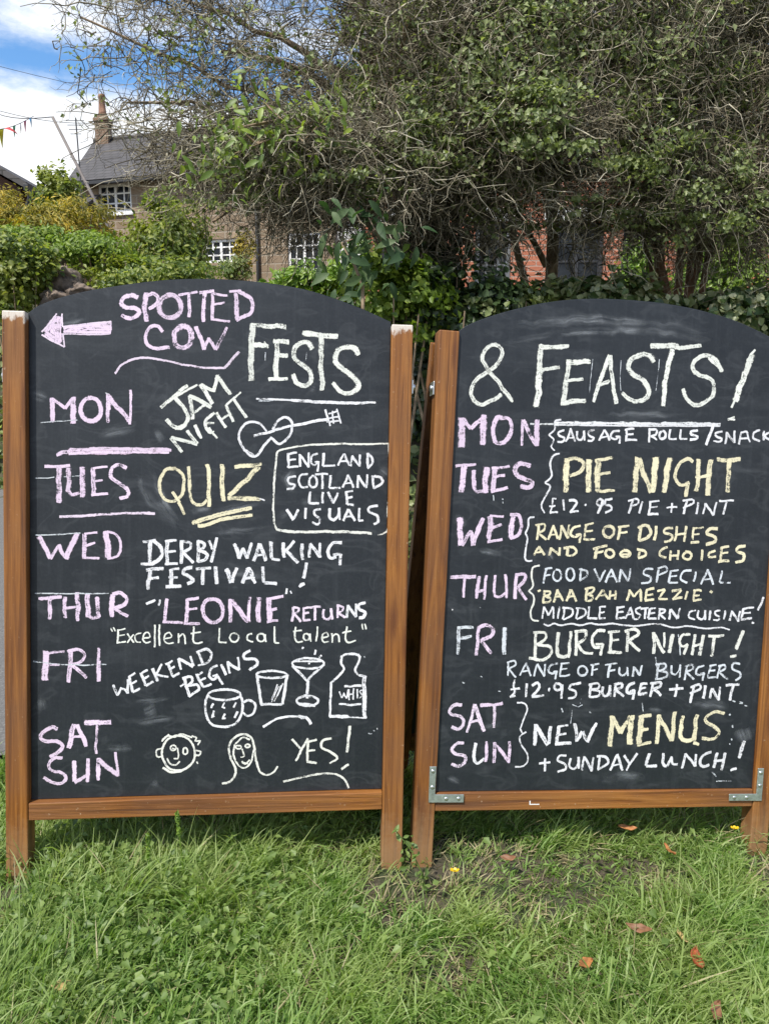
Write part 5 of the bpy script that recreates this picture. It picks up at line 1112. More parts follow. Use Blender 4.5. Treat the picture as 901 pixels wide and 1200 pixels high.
('R','lettering','thin white chalk words RANGE OF FUN BURGERS','B 49 2018 4650 2000 4335|B~ 45 1983 4628 2156 4674 2189 4569 2022 4493|B 49 2031 4493 2213 4294|B 45 2310 4339 2437 4634|B 54 2437 4634 2564 4328|B 41 2359 4431 2520 4451|B 45 2645 4325 2692 4616|B 59 2692 4607 2890 4327|B 46 2890 4327 2888 4605|B~ 55 3192 4622 3021 4580 2984 4439 3105 4400 3171 4445|B 41 3094 4431 3193 4450|B 50 3193 4450 3150 4260|B 50 3284 4624 3264 4349|B 46 3266 4619 3475 4648|B 41 3274 4486 3428 4506|B 50 3255 4340 3506 4361|B~ 55 3755 4575 3814 4580 3870 4554 3906 4505 3914 4445 3891 4391 3843 4358 3784 4353 3729 4379 3692 4428 3685 4487 3708 4541 3755 4575|B 51 4049 4612 4028 4358|B 46 3990 4593 4196 4636|B 42 4021 4478 4168 4502|B 61 4475 4640 4430 4318|B 51 4342 4602 4638 4655|B 47 4421 4469 4596 4498|B~ 56 4705 4558 4704 4433 4788 4366 4891 4435 4897 4565|B 47 4897 4565 4919 4363|B 57 5038 4347 5066 4580|B 66 5066 4571 5216 4376|B 57 5216 4376 5257 4614|B 62 5676 4656 5642 4313|B~ 52 5597 4637 5833 4662 5840 4554 5678 4485|B~ 57 5678 4485 5886 4451 5874 4342 5611 4285|B~ 57 6008 4615 6000 4457 6100 4399 6198 4504 6218 4640|B 53 6218 4640 6229 4337|B 58 6392 4620 6348 4280|B~ 53 6340 4601 6526 4635 6542 4540 6383 4466|B 58 6393 4462 6588 4296|B~ 53 6827 4626 6666 4565 6637 4428 6765 4398 6830 4444|B 48 6739 4429 6839 4449|B 53 6839 4449 6813 4266|B 58 6991 4628 6938 4350|B 49 6963 4623 7141 4648|B 44 6962 4496 7111 4516|B 54 6929 4336 7152 4356|B 59 7245 4627 7188 4329|B~ 54 7197 4612 7351 4646 7368 4551 7221 4476|B 59 7236 4472 7464 4291|B~ 54 7751 4679 7583 4686 7563 4553 7757 4459 7775 4350 7662 4275'),
('R','lettering','white chalk words 12.95 BURGER PINT','W~ 59 2199 4236 2170 4105 2197 3951 2105 3832|W 54 2095 3841 2219 3877|W 54 2108 4007 2314 4040|W 63 2479 4151 2465 3843|W~ 64 2613 4100 2732 4167 2778 4075 2721 3969 2618 3866|W 59 2618 3862 2903 3882|W 78 3004 4020 3037 4007|W~ 64 3202 4163 3245 4166 3284 4148 3310 4114 3315 4073 3299 4036 3265 4013 3222 4010 3183 4027 3157 4061 3152 4103 3168 4140 3202 4163|W 64 3332 4133 3323 3814|W 65 3775 4182 3543 4140|W 55 3543 4140 3503 4028|W~ 64 3503 4028 3663 3985 3652 3861 3489 3815|W 65 4026 4166 4003 3868|W~ 60 3971 4153 4202 4173 4213 4070 4031 4019|W~ 60 4031 4019 4242 3986 4225 3883 3995 3850|W~ 70 4323 4098 4314 3946 4384 3875 4473 3938 4499 4126|W 66 4499 4126 4524 3867|W 70 4645 4172 4618 3868|W~ 66 4591 4145 4776 4187 4787 4093 4636 4025|W 70 4646 4020 4857 3878|W~ 71 5105 4199 4959 4122 4920 3987 5017 3942 5107 4011|W 57 5000 3996 5116 4020|W 66 5116 4020 5083 3799|W 71 5276 4179 5229 3953|W 62 5249 4165 5422 4193|W 57 5255 4061 5391 4085|W 71 5207 3939 5424 3955|W 76 5564 4204 5505 3874|W~ 71 5499 4181 5739 4224 5754 4129 5564 4051|W 71 5579 4046 5779 3899|W 67 5980 4041 6333 4075|W 67 6163 4174 6135 3879|W 68 6599 4146 6530 3736|W~ 63 6514 4113 6732 4174 6769 4065 6505 3963|W 73 6899 4149 6862 3843|W 68 7022 3844 7064 4082|W 78 7065 4073 7255 3795|W 64 7255 3795 7281 4116|W 74 7416 4149 7756 4198|W 79 7596 4174 7534 3802|g 39 7614 3788 7689 3766|g 30 7787 3766 7888 3744|g 30 7942 3675 8017 3662'),
('R','lettering','pale pink chalk words SAT and SUN','Q~ 80 974 3650 807 3640 691 3509 762 3418 980 3371 1041 3223 924 3092 772 3135|Q 71 1279 3660 1136 3018|Q 98 1288 3660 1531 3044|Q 67 1190 3258 1440 3311|P 85 1414 3635 1933 3690|Q 72 1734 3654 1754 3128|Q~ 80 1065 2786 898 2769 804 2621 897 2524 1117 2471 1117 2313 970 2235 817 2288|W~ 80 1337 2764 1324 2426 1420 2302 1570 2412|P 81 1602 2807 1597 2337|P 94 1805 2785 1800 2314|P 90 1816 2732 2154 2334|P 81 2154 2806 2151 2312'),
('R','brace','chalk curly bracket beside SAT and SUN','W~ 41 2274 3710 2447 3693 2526 3570 2461 3358 2386 3093|W~ 41 2386 3093 2451 2996 2521 3032|W~ 41 2521 3032 2383 2908 2439 2718 2588 2509 2590 2318 2481 2226 2314 2213'),
('R','lettering','white chalk word NEW','W 96 2756 3204 2748 2717|W 105 2767 3173 3076 2739|W 83 3106 3161 3089 2752|W 87 3303 3161 3286 2752|W 55 3280 3157 3532 3184|W 55 3293 2952 3493 2983|W 83 3241 2734 3626 2764|W 93 3686 3229 3767 2804|W 74 3767 2804 3878 3041|W 84 3888 3028 4023 2799|W 88 4023 2799 4210 3239'),
('R','lettering','big yellow chalk word MENUS','Y 141 4600 3410 4571 2691|Y 108 4612 3379 4833 3006|Y 108 4833 3006 5043 3403|Y 151 5080 3412 5086 2735|Y 138 5331 3413 5304 2734|Y 85 5263 3363 5573 3423|Y 86 5321 3065 5518 3097|Y 81 5272 2725 5606 2784|Y 110 5758 3437 5761 2747|Y 105 5765 3405 6125 2824|Y 111 6160 3507 6130 2815|Y~ 106 6359 3416 6329 3006 6389 2846 6536 2814 6688 2860|Y 112 6744 3441 6691 2814|Y 73 6684 2768 6823 2731|Y~ 93 7426 3461 7206 3520 6989 3419 6949 3290 7193 3153 7330 3016 7175 2859 6895 2878'),
('R','lettering','white chalk words SUNDAY LUNCH','W 55 2887 2294 3147 2315|W 55 3022 2409 3031 2106|W~ 60 3529 2470 3369 2452 3329 2346 3509 2269 3535 2148 3343 2104|W~ 60 3644 2402 3627 2223 3737 2164 3823 2267 3832 2433|W 56 3832 2433 3853 2163|W 56 3934 2122 3970 2445|W 65 3971 2432 4174 2098|W 56 4174 2098 4195 2431|W 61 4370 2466 4320 2142|W~ 61 4277 2453 4504 2430 4565 2276 4316 2133|W 61 4626 2118 4772 2492|W 66 4772 2492 4942 2116|W 42 4666 2230 4881 2256|W 66 4953 2464 5097 2273|W 62 5271 2517 5028 2110|W 81 5581 2507 5520 2212|W 76 5520 2203 5787 2210|W~ 77 5939 2515 5935 2300 6045 2231 6151 2436|W~ 63 6151 2436 6187 2267 6314 2248|W 73 6436 2151 6494 2503|W 63 6494 2503 6763 2199|W 53 6562 2434 6719 2273|W 63 6763 2199 6772 2489|W~ 73 7148 2552 6957 2483 6882 2309 6968 2194 7121 2234|W 84 7321 2523 7238 2169|W 84 7518 2523 7440 2098|W 64 7243 2316 7514 2361|W 99 7985 2812 7887 2396|W 64 7686 2097 7841 2137'),
('R','smudge','faint chalk dust and specks low on the board','d 545 7928 3191 8061 2729|d~ 338 6331 3689 6910 3715 7601 3628|g 49 7563 3467 7590 3439|g 44 7657 3191 7675 3136|g 39 7655 2868 7678 2831|g 39 7615 2748 7636 2730|g 34 7171 2086 7328 1947|g 25 7336 1831 7730 1828|d 282 4360 1881 5485 2007|g 28 5325 3729 5368 3503|g 38 5585 4812 5654 4498|d 143 5734 4724 6003 4276|g 38 6120 5361 6202 4866|d 190 5477 3571 5863 3505|g 35 7791 3721 7889 3721'),
('R','smudge','small stray chalk specks and drips','g 35 964 4171 1018 4146|g 31 1377 4306 1422 4281|g 41 3337 3583 3389 3495|g 28 3608 3674 3750 3608|g 28 3750 3608 3849 3666|g 19 3807 3808 3791 3697|g 18 3616 3540 3589 3228|d 177 727 2000 1043 1866|d 178 1377 3092 1953 3181|g 37 4035 3506 4083 3480|g 22 1819 3970 1873 3962'),
('R','smudge','faint chalk smears high on the board','d 176 1152 7187 1731 7121|g 26 1449 8432 1469 8313|g 22 1673 8301 1684 8259|g 31 1268 5882 1305 5857|d 261 504 7846 901 7777|d 181 2754 7243 2950 6989|g 27 1660 8365 1680 8340'),
('R','smudge','soft chalk streaks under the arch','d~ 303 623 11944 1913 12293 3692 12516 5537 12528 6977 12287|d~ 218 1068 11726 2812 12150 5081 12364 7232 12085|d 183 3826 10375 6144 10559'),
]
ARCH = {'L': [(0.046, 1.206), (0.0672, 1.2216), (0.1074, 1.2386), (0.1656, 1.2557), (0.228, 1.2688), (0.294, 1.2803), (0.3486, 1.2869), (0.4063, 1.2904), (0.4692, 1.2904), (0.5294, 1.2874), (0.5823, 1.2819), (0.6299, 1.2738), (0.671, 1.2628), (0.7404, 1.2402), (0.804, 1.214)], 'R': [(0.046, 1.2034), (0.0695, 1.22), (0.1242, 1.2443), (0.1976, 1.2693), (0.2635, 1.2862), (0.3288, 1.2967), (0.3967, 1.3022), (0.4685, 1.3037), (0.5318, 1.3022), (0.6171, 1.2937), (0.7042, 1.2768), (0.7778, 1.2528), (0.8345, 1.229)]}
# ------------------------------------------------------------------ the two chalkboards
POSE = {
 'L': dict(M=Matrix(((0.995971, 0.018993, 0.087647, -0.808033), (0.084738, 0.120682, -0.989068, 1.484107), (-0.029363, 0.992510, 0.118586, 0.016618), (0, 0, 0, 1))), W=0.85, H=1.206, r0=(0.1310, 0.1690), r1=(0.1400, 0.1790), side_top=(0, 0),
           arch=[(.0460, 1.2065), (.070, 1.2200), (.1100, 1.2370), (.1679, 1.254), (.23, 1.2670), (.2957, 1.2785), (.35, 1.2850), (.4074, 1.2885), (.47, 1.2885), (.53, 1.2855), (.5826, 1.2800), (.63, 1.2720), (.6709, 1.2610), (.74, 1.2385), (.8040, 1.2125)]),
 'R': dict(M=Matrix(((0.988456, 0.048343, 0.143590, 0.062221), (0.136070, 0.133561, -0.981655, 1.576031), (-0.066634, 0.989861, 0.125441, -0.008341), (0, 0, 0, 1))), W=0.8735, H=1.2016, r0=(0.1225, 0.1645), r1=(0.1225, 0.1645), side_top=(0, 0),
           arch=[(.0460, 1.2060), (.0702, 1.2206), (.125, 1.2450), (.1986, 1.2700), (.2646, 1.2870), (.33, 1.2975), (.398, 1.3030), (.47, 1.3045), (.5334, 1.3030), (.6188, 1.2945), (.7061, 1.2775), (.7798, 1.2535), (.8345, 1.2290)]),
}
WP, DP, TH = 0.046, 0.044, 0.009
RECESS = {'L': 0.020, 'R': 0.009}
wseed = 1.0
CHALK_COL = {'P': (.73, .57, .725, 1), 'Q': (.75, .62, .745, 1), 'W': (.75, .75, .77, 1), 'B': (.64, .68, .72, .93), 'G': (.75, .77, .69, 1), 'Y': (.76, .69, .44, 1),
             'V': (.75, .75, .67, 1), 'g': (.56, .60, .63, .72), 'p': (.72, .52, .68, .95), 'v': (.70, .72, .72, .86), 'd': (.5, .5, .5, 1)}

def smooth_pts(p):
    """Catmull-Rom through the hand-drawn points"""
    if len(p) < 3: return p
    out = []
    q = [2 * p[0] - p[1]] + list(p) + [2 * p[-1] - p[-2]]
    closed = np.linalg.norm(p[0] - p[-1]) < 1e-4
    if closed: q[0], q[-1] = p[-2], p[1]
    for i in range(1, len(q) - 2):
        a, b_, c, d = q[i - 1], q[i], q[i + 1], q[i + 2]
        n = max(2, int(np.linalg.norm(c - b_) / .0035))
        for k in range(n):
            t_ = k / n
            out.append(.5 * ((2 * b_) + (c - a) * t_ + (2 * a - 5 * b_ + 4 * c - d) * t_ ** 2 + (3 * b_ - a - 3 * c + d) * t_ ** 3))
    out.append(q[-2])
    return out

def chalk_mesh(name, strokes, rs, lift0=0.0003, REC=0.02):
    V, F, UV, UV2, COL = [], [], [], [], []
    for si, st in enumerate(strokes.split('|')):
        tok = st.split()
        code, w = tok[0], int(tok[1]) * 1e-4
        nums = np.array(list(map(float, tok[2:]))) * 1e-4
        p = [x for x in nums.reshape(-1, 2)]
        if code.endswith('~'): p = smooth_pts(p)
        else:
            L = np.linalg.norm(p[-1] - p[0])
            n = max(2, int(L / .006)); 
            if len(p) == 2:
                nrm = np.array([-(p[1] - p[0])[1], (p[1] - p[0])[0]]) / max(L, 1e-6)
                bow = rs.normal() * .012 * L
                p = [p[0] + (p[1] - p[0]) * k / n + nrm * bow * math.sin(math.pi * k / n) for k in range(n + 1)]
        p = np.array(p)
        p = p + rs.normal(size=p.shape) * .0002
        d = np.diff(p, axis=0); sl_ = np.linalg.norm(d, axis=1); L = sl_.sum()
        hw = w * .5 * 1.15
        tan = np.vstack([d[:1], d[1:] + d[:-1], d[-1:]]); tan /= np.maximum(np.linalg.norm(tan, axis=1, keepdims=True), 1e-9)
        cap = hw * .55
        p2 = np.vstack([p[0] - tan[0] * cap * .5, p[0] + tan[0] * cap * .5, p[1:-1], p[-1] - tan[-1] * cap * .5, p[-1] + tan[-1] * cap * .5])
        tan = np.vstack([tan[:1], tan[:1], tan[1:-1], tan[-1:], tan[-1:]])
        u = np.zeros(len(p2)); u[0] = -1; u[-1] = 1
        if code[0] == 'd': u = np.linspace(-1, 1, len(p2))
        s_ = np.concatenate([[0], np.cumsum(np.linalg.norm(np.diff(p2, axis=0), axis=1))]) + rs.uniform(0, 3)
        nrm = np.stack([-tan[:, 1], tan[:, 0]], 1)
        wob = 1 + .16 * np.interp(s_, np.linspace(s_[0], s_[-1], max(3, int(L / .018) + 2)), rs.normal(size=max(3, int(L / .018) + 2)))
        wl_, wr_ = hw * wob, hw * (2 - wob) * (1 + .04 * rs.normal())
        z = -REC + lift0 + .000018 * (si % 14)
        nk = max(3, int(L / .014) + 2)
        press = np.interp(s_, np.linspace(s_[0], s_[-1], nk), rs.normal(size=nk)) * (.13 if code[0] != 'd' else 0)      # pressure of the hand
        taper = 1 - (.30 * max(0, rs.normal() * .6 + .2)) * np.clip((np.arange(len(p2)) / max(len(p2) - 1, 1) - .55) / .45, 0, 1) ** 2
        wl_, wr_ = wl_ * taper, wr_ * taper
        n0 = len(V)
        base = CHALK_COL[code[0]]
        j = 1 + .05 * rs.normal()
        cc = (min(base[0] * j, .93), min(base[1] * j, .93), min(base[2] * j, .93), base[3] + .06 * rs.normal() - .10 * min(max((w - .0045) / .004, 0), 1))
        for i in range(len(p2)):
            for sg, ww in ((1, wl_[i]), (-1, wr_[i])):
                q = p2[i] + nrm[i] * ww * sg
                V.append((q[0], q[1], z)); UV.append((u[i], sg)); UV2.append((s_[i], sg * hw)); COL.append((cc[0], cc[1], cc[2], cc[3] + float(press[i])))
        for i in range(len(p2) - 1):
            F.append((n0 + 2 * i, n0 + 2 * i + 1, n0 + 2 * i + 3, n0 + 2 * i + 2))
    me = np_mesh(name, np.array(V), np.array(F))
    li = np.empty(len(me.loops), np.int32); me.loops.foreach_get('vertex_index', li)
    for nm, arr in (('stroke', UV), ('length', UV2)):
        lay = me.uv_layers.new(name=nm)
        lay.data.foreach_set('uv', np.array(arr, np.float32)[li].ravel())
    ca_ = me.color_attributes.new('chalk_colour', 'FLOAT_COLOR', 'POINT')
    ca_.data.foreach_set('color', np.array(COL, np.float32).ravel())
    return me

BOARD_LABEL = {
 'L': 'chalkboard listing the FESTS programme with a pink arrow to the left',
 'R': 'chalkboard listing the FEASTS menu with metal corner brackets',
}
rs = np.random.default_rng(11)
for key in 'LR':
    P = POSE[key]
    W, H = P['W'], P['H']
    REC = RECESS[key]
    skew = .008 if key == 'R' else 0.0        # the right board's far post is a little out of square
    root = empty('chalkboard_sign')
    root.matrix_world = P['M']
    tag(root, BOARD_LABEL[key], 'chalkboard', 'arched chalkboards standing on the grass')
    tipw = H if key == 'L' else None
    def post(x0, x1, seed, tip, y1=H, sk=0.0):
        mb = MB().box((x0, -.03, -DP), (x1, y1, 0))
        mb.v = [(x + sk * max(y, 0) / H, y, z) for x, y, z in mb.v]
        return mb.build('post', wood_mat('stained_wood', 'y', tip, seed, 0.14), root, 0.0025)
    post(0, WP, 1.0 if key == 'L' else 3.3, tipw, H)
    post(W - WP, W, 2.1 if key == 'L' else 4.7, tipw, H, skew)
    # bottom rail between the posts, its top ledge in front of the panel
    a, b_ = P['r0'], P['r1']
    mb = MB()
    x0, x1 = WP + .0006, W - WP - .0006
    mb.v = [(x0, a[0], -DP + .004), (x1, b_[0], -DP + .004), (x1, b_[1], -DP + .004), (x0, a[1], -DP + .004), (x0, a[0], -.002), (x1, b_[0], -.002), (x1, b_[1], -.002), (x0, a[1], -.002)]
    mb.f = [(0, 3, 2, 1), (4, 5, 6, 7), (0, 1, 5, 4), (1, 2, 6, 5), (2, 3, 7, 6), (3, 0, 4, 7)]
    mb.build('bottom_rail', wood_mat('stained_wood', 'x', None, 6.2 if key == 'L' else 8.9), root, 0.002)
    # arched panel
    arch = ARCH[key]
    ap = [np.array(q) for q in arch]
    ap = smooth_pts(ap)[::3] + [np.array(arch[-1])]
    x0, x1 = WP + .0004, W - WP - .0004
    out = [(x0, a[1] + .0008), (x1 + skew * .14, b_[1] + .0008)] + [(min(max(float(q[0]), x0), x1 + skew), float(q[1])) for q in reversed(ap)]
    pan = MB().prism(out, -REC - TH, -REC).build('panel', M['board'], root, 0.0008, seg=1)
    # pale worn edge along the arch
    V, F = [], []
    for q in ap:
        for zz in (-REC - TH + .0012, -REC - .0012):
            V.append((float(q[0]), float(q[1]) + .0006, zz))
    for i in range(len(ap) - 1): F.append((2 * i, 2 * i + 1, 2 * i + 3, 2 * i + 2))
    link_mesh('panel_edge', np_mesh('panel_edge', np.array(V), np.array(F)), plain('worn_edge', (.42, .42, .41), .7, 0, .5, 60, 0), root)
    # rear leaf of the A-frame
    ang = 0.252
    yt, zt_ = H - .015, -DP - .004
    def rear(x, y, z):      # y measured down the rear leaf, z away from it
        ca_, sa_ = math.cos(ang), math.sin(ang)
        return (x, yt - y * ca_ - z * sa_, zt_ - y * sa_ + z * ca_ - .034)
    def rbox(x0, x1, y0, y1, z0, z1, name, m_):
        mb = MB()
        mb.v = [rear(x, y, z) for x, y, z in ((x0, y0, z0), (x1, y0, z0), (x1, y1, z0), (x0, y1, z0), (x0, y0, z1), (x1, y0, z1), (x1, y1, z1), (x0, y1, z1))]
        mb.f = [(0, 3, 2, 1), (4, 5, 6, 7), (0, 1, 5, 4), (1, 2, 6, 5), (2, 3, 7, 6), (3, 0, 4, 7)]
        return mb.build(name, m_, root, 0.002)
    wm = wood_mat('stained_wood', 'y', None, 5.5, None)
    rbox(0, WP, 0, H + .01, -.016, .018, 'rear_post', wm)
    rbox(W - WP, W, 0, H + .01, -.016, .018, 'rear_post', wm)
    rbox(WP + .0006, W - WP - .0006, 1.03, 1.075, -.014, .016, 'rear_rail', wood_mat('stained_wood', 'x', None, 9.5))
    rbox(WP + .0006, W - WP - .0006, 0.02, 1.029, -.006, .004, 'rear_panel', M['board'])
    # hinges on the post sides
    for x in (-.0035, W + .0035):
        h = MB().box((x - .0012 if x < 0 else x - .0023, 1.060, -.050), (x + .0023 if x < 0 else x + .0012, 1.090, -.012)).build('hinge', M['screw'], root, 0.001)
        MB().tube([(x - .006 if x < 0 else x + .001, 1.0755, -.026), (x - .001 if x < 0 else x + .006, 1.0755, -.026)], [.006, .0075], 12).build('bolt', M['screw'], h, 0, True)
    if key == 'R':
        sc0 = MB().box((.268, .1345, -.0025), (.2705, .1440, -.0017)); sc0.box((.2708, .1345, -.0025), (.292, .1366, -.0017))
        sc0.build('scuff', M['white'], root)
        for nm, o2 in (('left', [(.0285, .2270), (.0440, .2270), (.0440, .1628), (.1110, .1622), (.1112, .1440), (.0300, .1447)]),
                       ('right', [(.8330, .2178), (.8485, .2177), (.8480, .1383), (.7630, .1394), (.7622, .1560), (.8330, .1555)])):
            br2 = MB().prism(o2 if nm == 'right' else o2, .0006, .0030).build('corner_bracket', M['steel'], root, 0.0006, seg=1)
            sc_ = [(.0363, .2165), (.0368, .1800), (.0700, .1532), (.0990, .1530)] if nm == 'left' else [(.8405, .2070), (.8405, .1760), (.8080, .1472), (.7760, .1475)]
            for (sx_, sy_) in sc_:
                s3 = MB().tube([(sx_, sy_, .0025), (sx_, sy_, .0040), (sx_, sy_, .0047)], [.0046, .0042, .0020], 12)
                s3.build('screw', M['screw'], br2, 0, True)
    cm = chalk_parts = None
    for ci, (bk, kind, lab, data) in enumerate(CHALK):
        if bk != key: continue
        nm = {'lettering': 'chalk_lettering', 'smudge': 'chalk_smear', 'brace': 'chalk_bracket', 'arrow': 'chalk_arrow', 'flourish': 'chalk_flourish'}.get(kind, 'chalk_drawing')
        sts = data.split('|')
        soft = [s for s in sts if s[0] == 'd']; hard = [s for s in sts if s[0] != 'd']
        if hard:
            if kind == 'smudge':
                for k, h_ in enumerate(hard):
                    link_mesh('chalk_speck', chalk_mesh('chalk_speck', h_, rs, .0003 + .000015 * (k % 9), REC), M['chalk'], root)
            else:
                o = link_mesh(nm, chalk_mesh(nm, '|'.join(hard), rs, .0003 + .00025 * (ci % 3), REC), M['chalk'], root)
                o['label'] = lab
        for k, s_ in enumerate(soft):
            link_mesh('chalk_smear', chalk_mesh('chalk_smear', s_, rs, .00006 + .000012 * ((ci + k * 3) % 17), REC), M['smear'], root)
# ------------------------------------------------------------------ grass, weeds, fallen leaves, flowers
def bare(x, y):
    """patches where the soil shows: 1 = bare"""
    b_ = np.zeros_like(x)
    for cx, cy, rx, ry, k in ((.20, 1.60, .15, .085, .96), (.27, 1.50, .09, .10, .95), (.50, 1.58, .15, .07, .85), (.38, 1.47, .10, .06, .6), (.12, 1.27, .07, .05, .75), (-.40, 1.70, .10, .03, .6), (-.46, 1.35, .05, .03, .8), (-.12, 1.58, .05, .05, .5), (.36, 1.28, .06, .03, .5), (.0, 1.53, .07, .05, .45), (.46, 1.42, .10, .06, .35)):
        d = ((x - cx) / rx) ** 2 + ((y - cy) / ry) ** 2
        b_ = np.maximum(b_, k * np.clip((2.1 - d) * .8, 0, .85))
    return b_
def field(x, y, s, o):
    return (np.sin(x * s + o) * np.cos(y * s * 1.13 - o * 2) + np.sin(x * s * 2.3 - y * s * 1.7 + o * 3) * .6 + np.sin(y * s * 2.9 + x * s * 1.1 + o) * .4) / 2

def blades(n, xr_, yr_, Lr, wr_, seed, dens=None, lean=1.0, straw=False):
    g = np.random.default_rng(seed)
    x = g.uniform(*xr_, n); y = g.uniform(*yr_, n)
    # tussocks: most blades start close to a tuft centre
    nt_ = n // 26
    tx, ty = g.uniform(*xr_, nt_), g.uniform(*yr_, nt_)
    k = g.integers(0, nt_, n)
    tuft = g.random(n) < .72
    x = np.where(tuft, tx[k] + g.normal(size=n) * .012, x); y = np.where(tuft, ty[k] + g.normal(size=n) * .012, y)
    keep = g.random(n) > bare(x, y) * (1.0 if not straw else .3)
    if dens is not None: keep &= g.random(n) < dens(x, y)
    x, y, k, tuft = x[keep], y[keep], k[keep], tuft[keep]
    n = len(x)
    ta = g.uniform(0, 2 * np.pi, nt_); tl = g.uniform(.75, 1.3, nt_)
    flow = np.pi * 1.2 * field(x, y, 3.1, .7)
    az = np.where(g.random(n) < .5, flow + g.normal(size=n) * .8, g.uniform(0, 2 * np.pi, n))
    L = g.uniform(*Lr, n) * tl[k] * (1 + .35 * field(x, y, 5.0, 2.0)) * (1 - .72 * bare(x, y))
    w = g.uniform(*wr_, n)
    el0 = R(78) - np.abs(g.normal(size=n)) * R(22) * lean
    curve = g.uniform(.35, 1.9, n) * lean
    if straw: el0, curve = g.uniform(R(2), R(55), n), g.uniform(-.1, .8, n)
    S = 5
    z = gz(x, y) - .004
    P = np.stack([x, y, z], 1)
    d = np.stack([np.cos(az), np.sin(az)], 1)
    side = np.stack([-np.sin(az), np.cos(az), np.zeros(n)], 1)
    tw = g.normal(size=n) * .7
    V = []
    e = el0.copy()
    for i in range(S + 1):
        u = i / S
        ww = w * (1 - u ** 2.2 * .97) * (.75 + .5 * min(u * 3, 1)) * .5
        nrm = np.stack([-np.sin(e) * d[:, 0], -np.sin(e) * d[:, 1], np.cos(e)], 1)
        sv = side * np.cos(tw)[:, None] + nrm * np.sin(tw)[:, None]
        V.append(P + sv * ww[:, None]); V.append(P - sv * ww[:, None])
        st = L / S
        P = P + np.stack([np.cos(e) * d[:, 0], np.cos(e) * d[:, 1], np.sin(e)], 1) * st[:, None]
        e = e - curve / S * (.4 + 1.2 * u)
        P[:, 2] = np.maximum(P[:, 2], z + .006 + .01 * u)
    V = np.stack(V, 1)
    m_ = (S + 1) * 2
    b0 = np.arange(n)[:, None] * m_
    q = np.concatenate([b0 + np.array([[2 * i, 2 * i + 1, 2 * i + 3, 2 * i + 2]]) for i in range(S)], 0)
    return V.reshape(-1, 3), q

def clear_road(x, y):
    ya = np.interp(x, [-9, -3, -0.95, 0.1, 1.5, 6], [1.2, 1.5, 2.05, 2.95, 3.3, 3.7])
    return np.clip((ya + .05 - y) / .1, 0, 1)
def feet(x, y):
    """worn, flattened grass just in front of the board legs"""
    w_ = np.zeros_like(x)
    for fx, fy in ((-.785, 1.47), (.015, 1.535), (.085, 1.56), (.90, 1.67)):
        w_ = np.maximum(w_, np.exp(-(((x - fx) / .075) ** 4 + ((y - fy + .075) / .115) ** 4)))
    return np.clip(1 - w_ * 1.05, 0.04, 1)
M['grass'] = leaf_mat('grass_blade', [(.085, .155, .032), (.15, .255, .056), (.215, .34, .085), (.29, .41, .13), (.42, .49, .23)], .5, .5, (.36, .42, .16), .4, 4.0)
M['straw'] = leaf_mat('dry_grass', [(.18, .145, .08), (.30, .25, .135), (.45, .40, .24)], .25, .7)
gr = join(blades(4600, (-1.05, 1.15), (.95, 1.85), (.08, .145), (.0018, .0032), 5, lambda x, y: feet(x, y) * np.where(field(x, y, 4.0, 1.0) > -.1, 1, .15), .9),
          blades(80000, (-1.05, 1.15), (.95, 1.95), (.028, .082), (.0018, .0040), 1, feet, 1.3),
          blades(34000, (-1.05, 1.15), (.95, 1.95), (.02, .05), (.0016, .0034), 2, feet, 1.5),
          blades(26000, (-2.2, 2.4), (.5, 3.0), (.03, .08), (.002, .0045), 3, lambda x, y: clear_road(x, y)),
          blades(12000, (-3.2, 3.4), (.3, 3.4), (.05, .11), (.003, .0055), 4, lambda x, y: clear_road(x, y)))
tag(link_mesh('grass', np_mesh('grass', *gr), M['grass']), 'rough green grass the boards stand in', 'grass', None, 'stuff')
sw = blades(14000, (-1.05, 1.15), (.95, 1.95), (.045, .11), (.0014, .0028), 9, lambda x, y: np.clip(.28 + .6 * sstep(-.1, .25, x) * sstep(1.15, 1.35, y) + bare(x, y) * .9, 0, 1), 1.5, True)
tag(link_mesh('dry_grass', np_mesh('dry_grass', *sw), M['straw']), 'dead straw coloured grass round the bare patches', 'grass', None, 'stuff')
# broad leaved lawn weeds, mostly on the left
n = 4000
g = np.random.default_rng(21)
x = np.concatenate([g.normal(-.62, .17, n // 2), g.uniform(-1.0, -.2, n // 4), g.uniform(-1, 1.1, n // 4)]); y = np.concatenate([g.uniform(1.05, 1.55, n // 2), g.uniform(1.05, 1.8, n // 4), g.uniform(1.0, 1.8, n // 4)])
k = (g.random(n) > bare(x, y)) & (g.random(n) < feet(x, y))
x, y = x[k], y[k]
pp_ = np.stack([x, y, gz(x, y) + g.uniform(.012, .06, len(x))], 1)
vq = leaves(pp_, g.normal(size=(len(x), 3)) * .45 + [0, -.15, 1], g.uniform(.009, .024, len(x)), .75, .2, rng=g, lobed=True)
M['weed'] = leaf_mat('lawn_weed', [(.10, .16, .04), (.16, .24, .06), (.24, .32, .09)], .4, .5)
tag(link_mesh('lawn_weeds', np_mesh('lawn_weeds', *vq), M['weed']), 'small broad leaved weeds and clover among the grass', 'weeds', None, 'stuff')

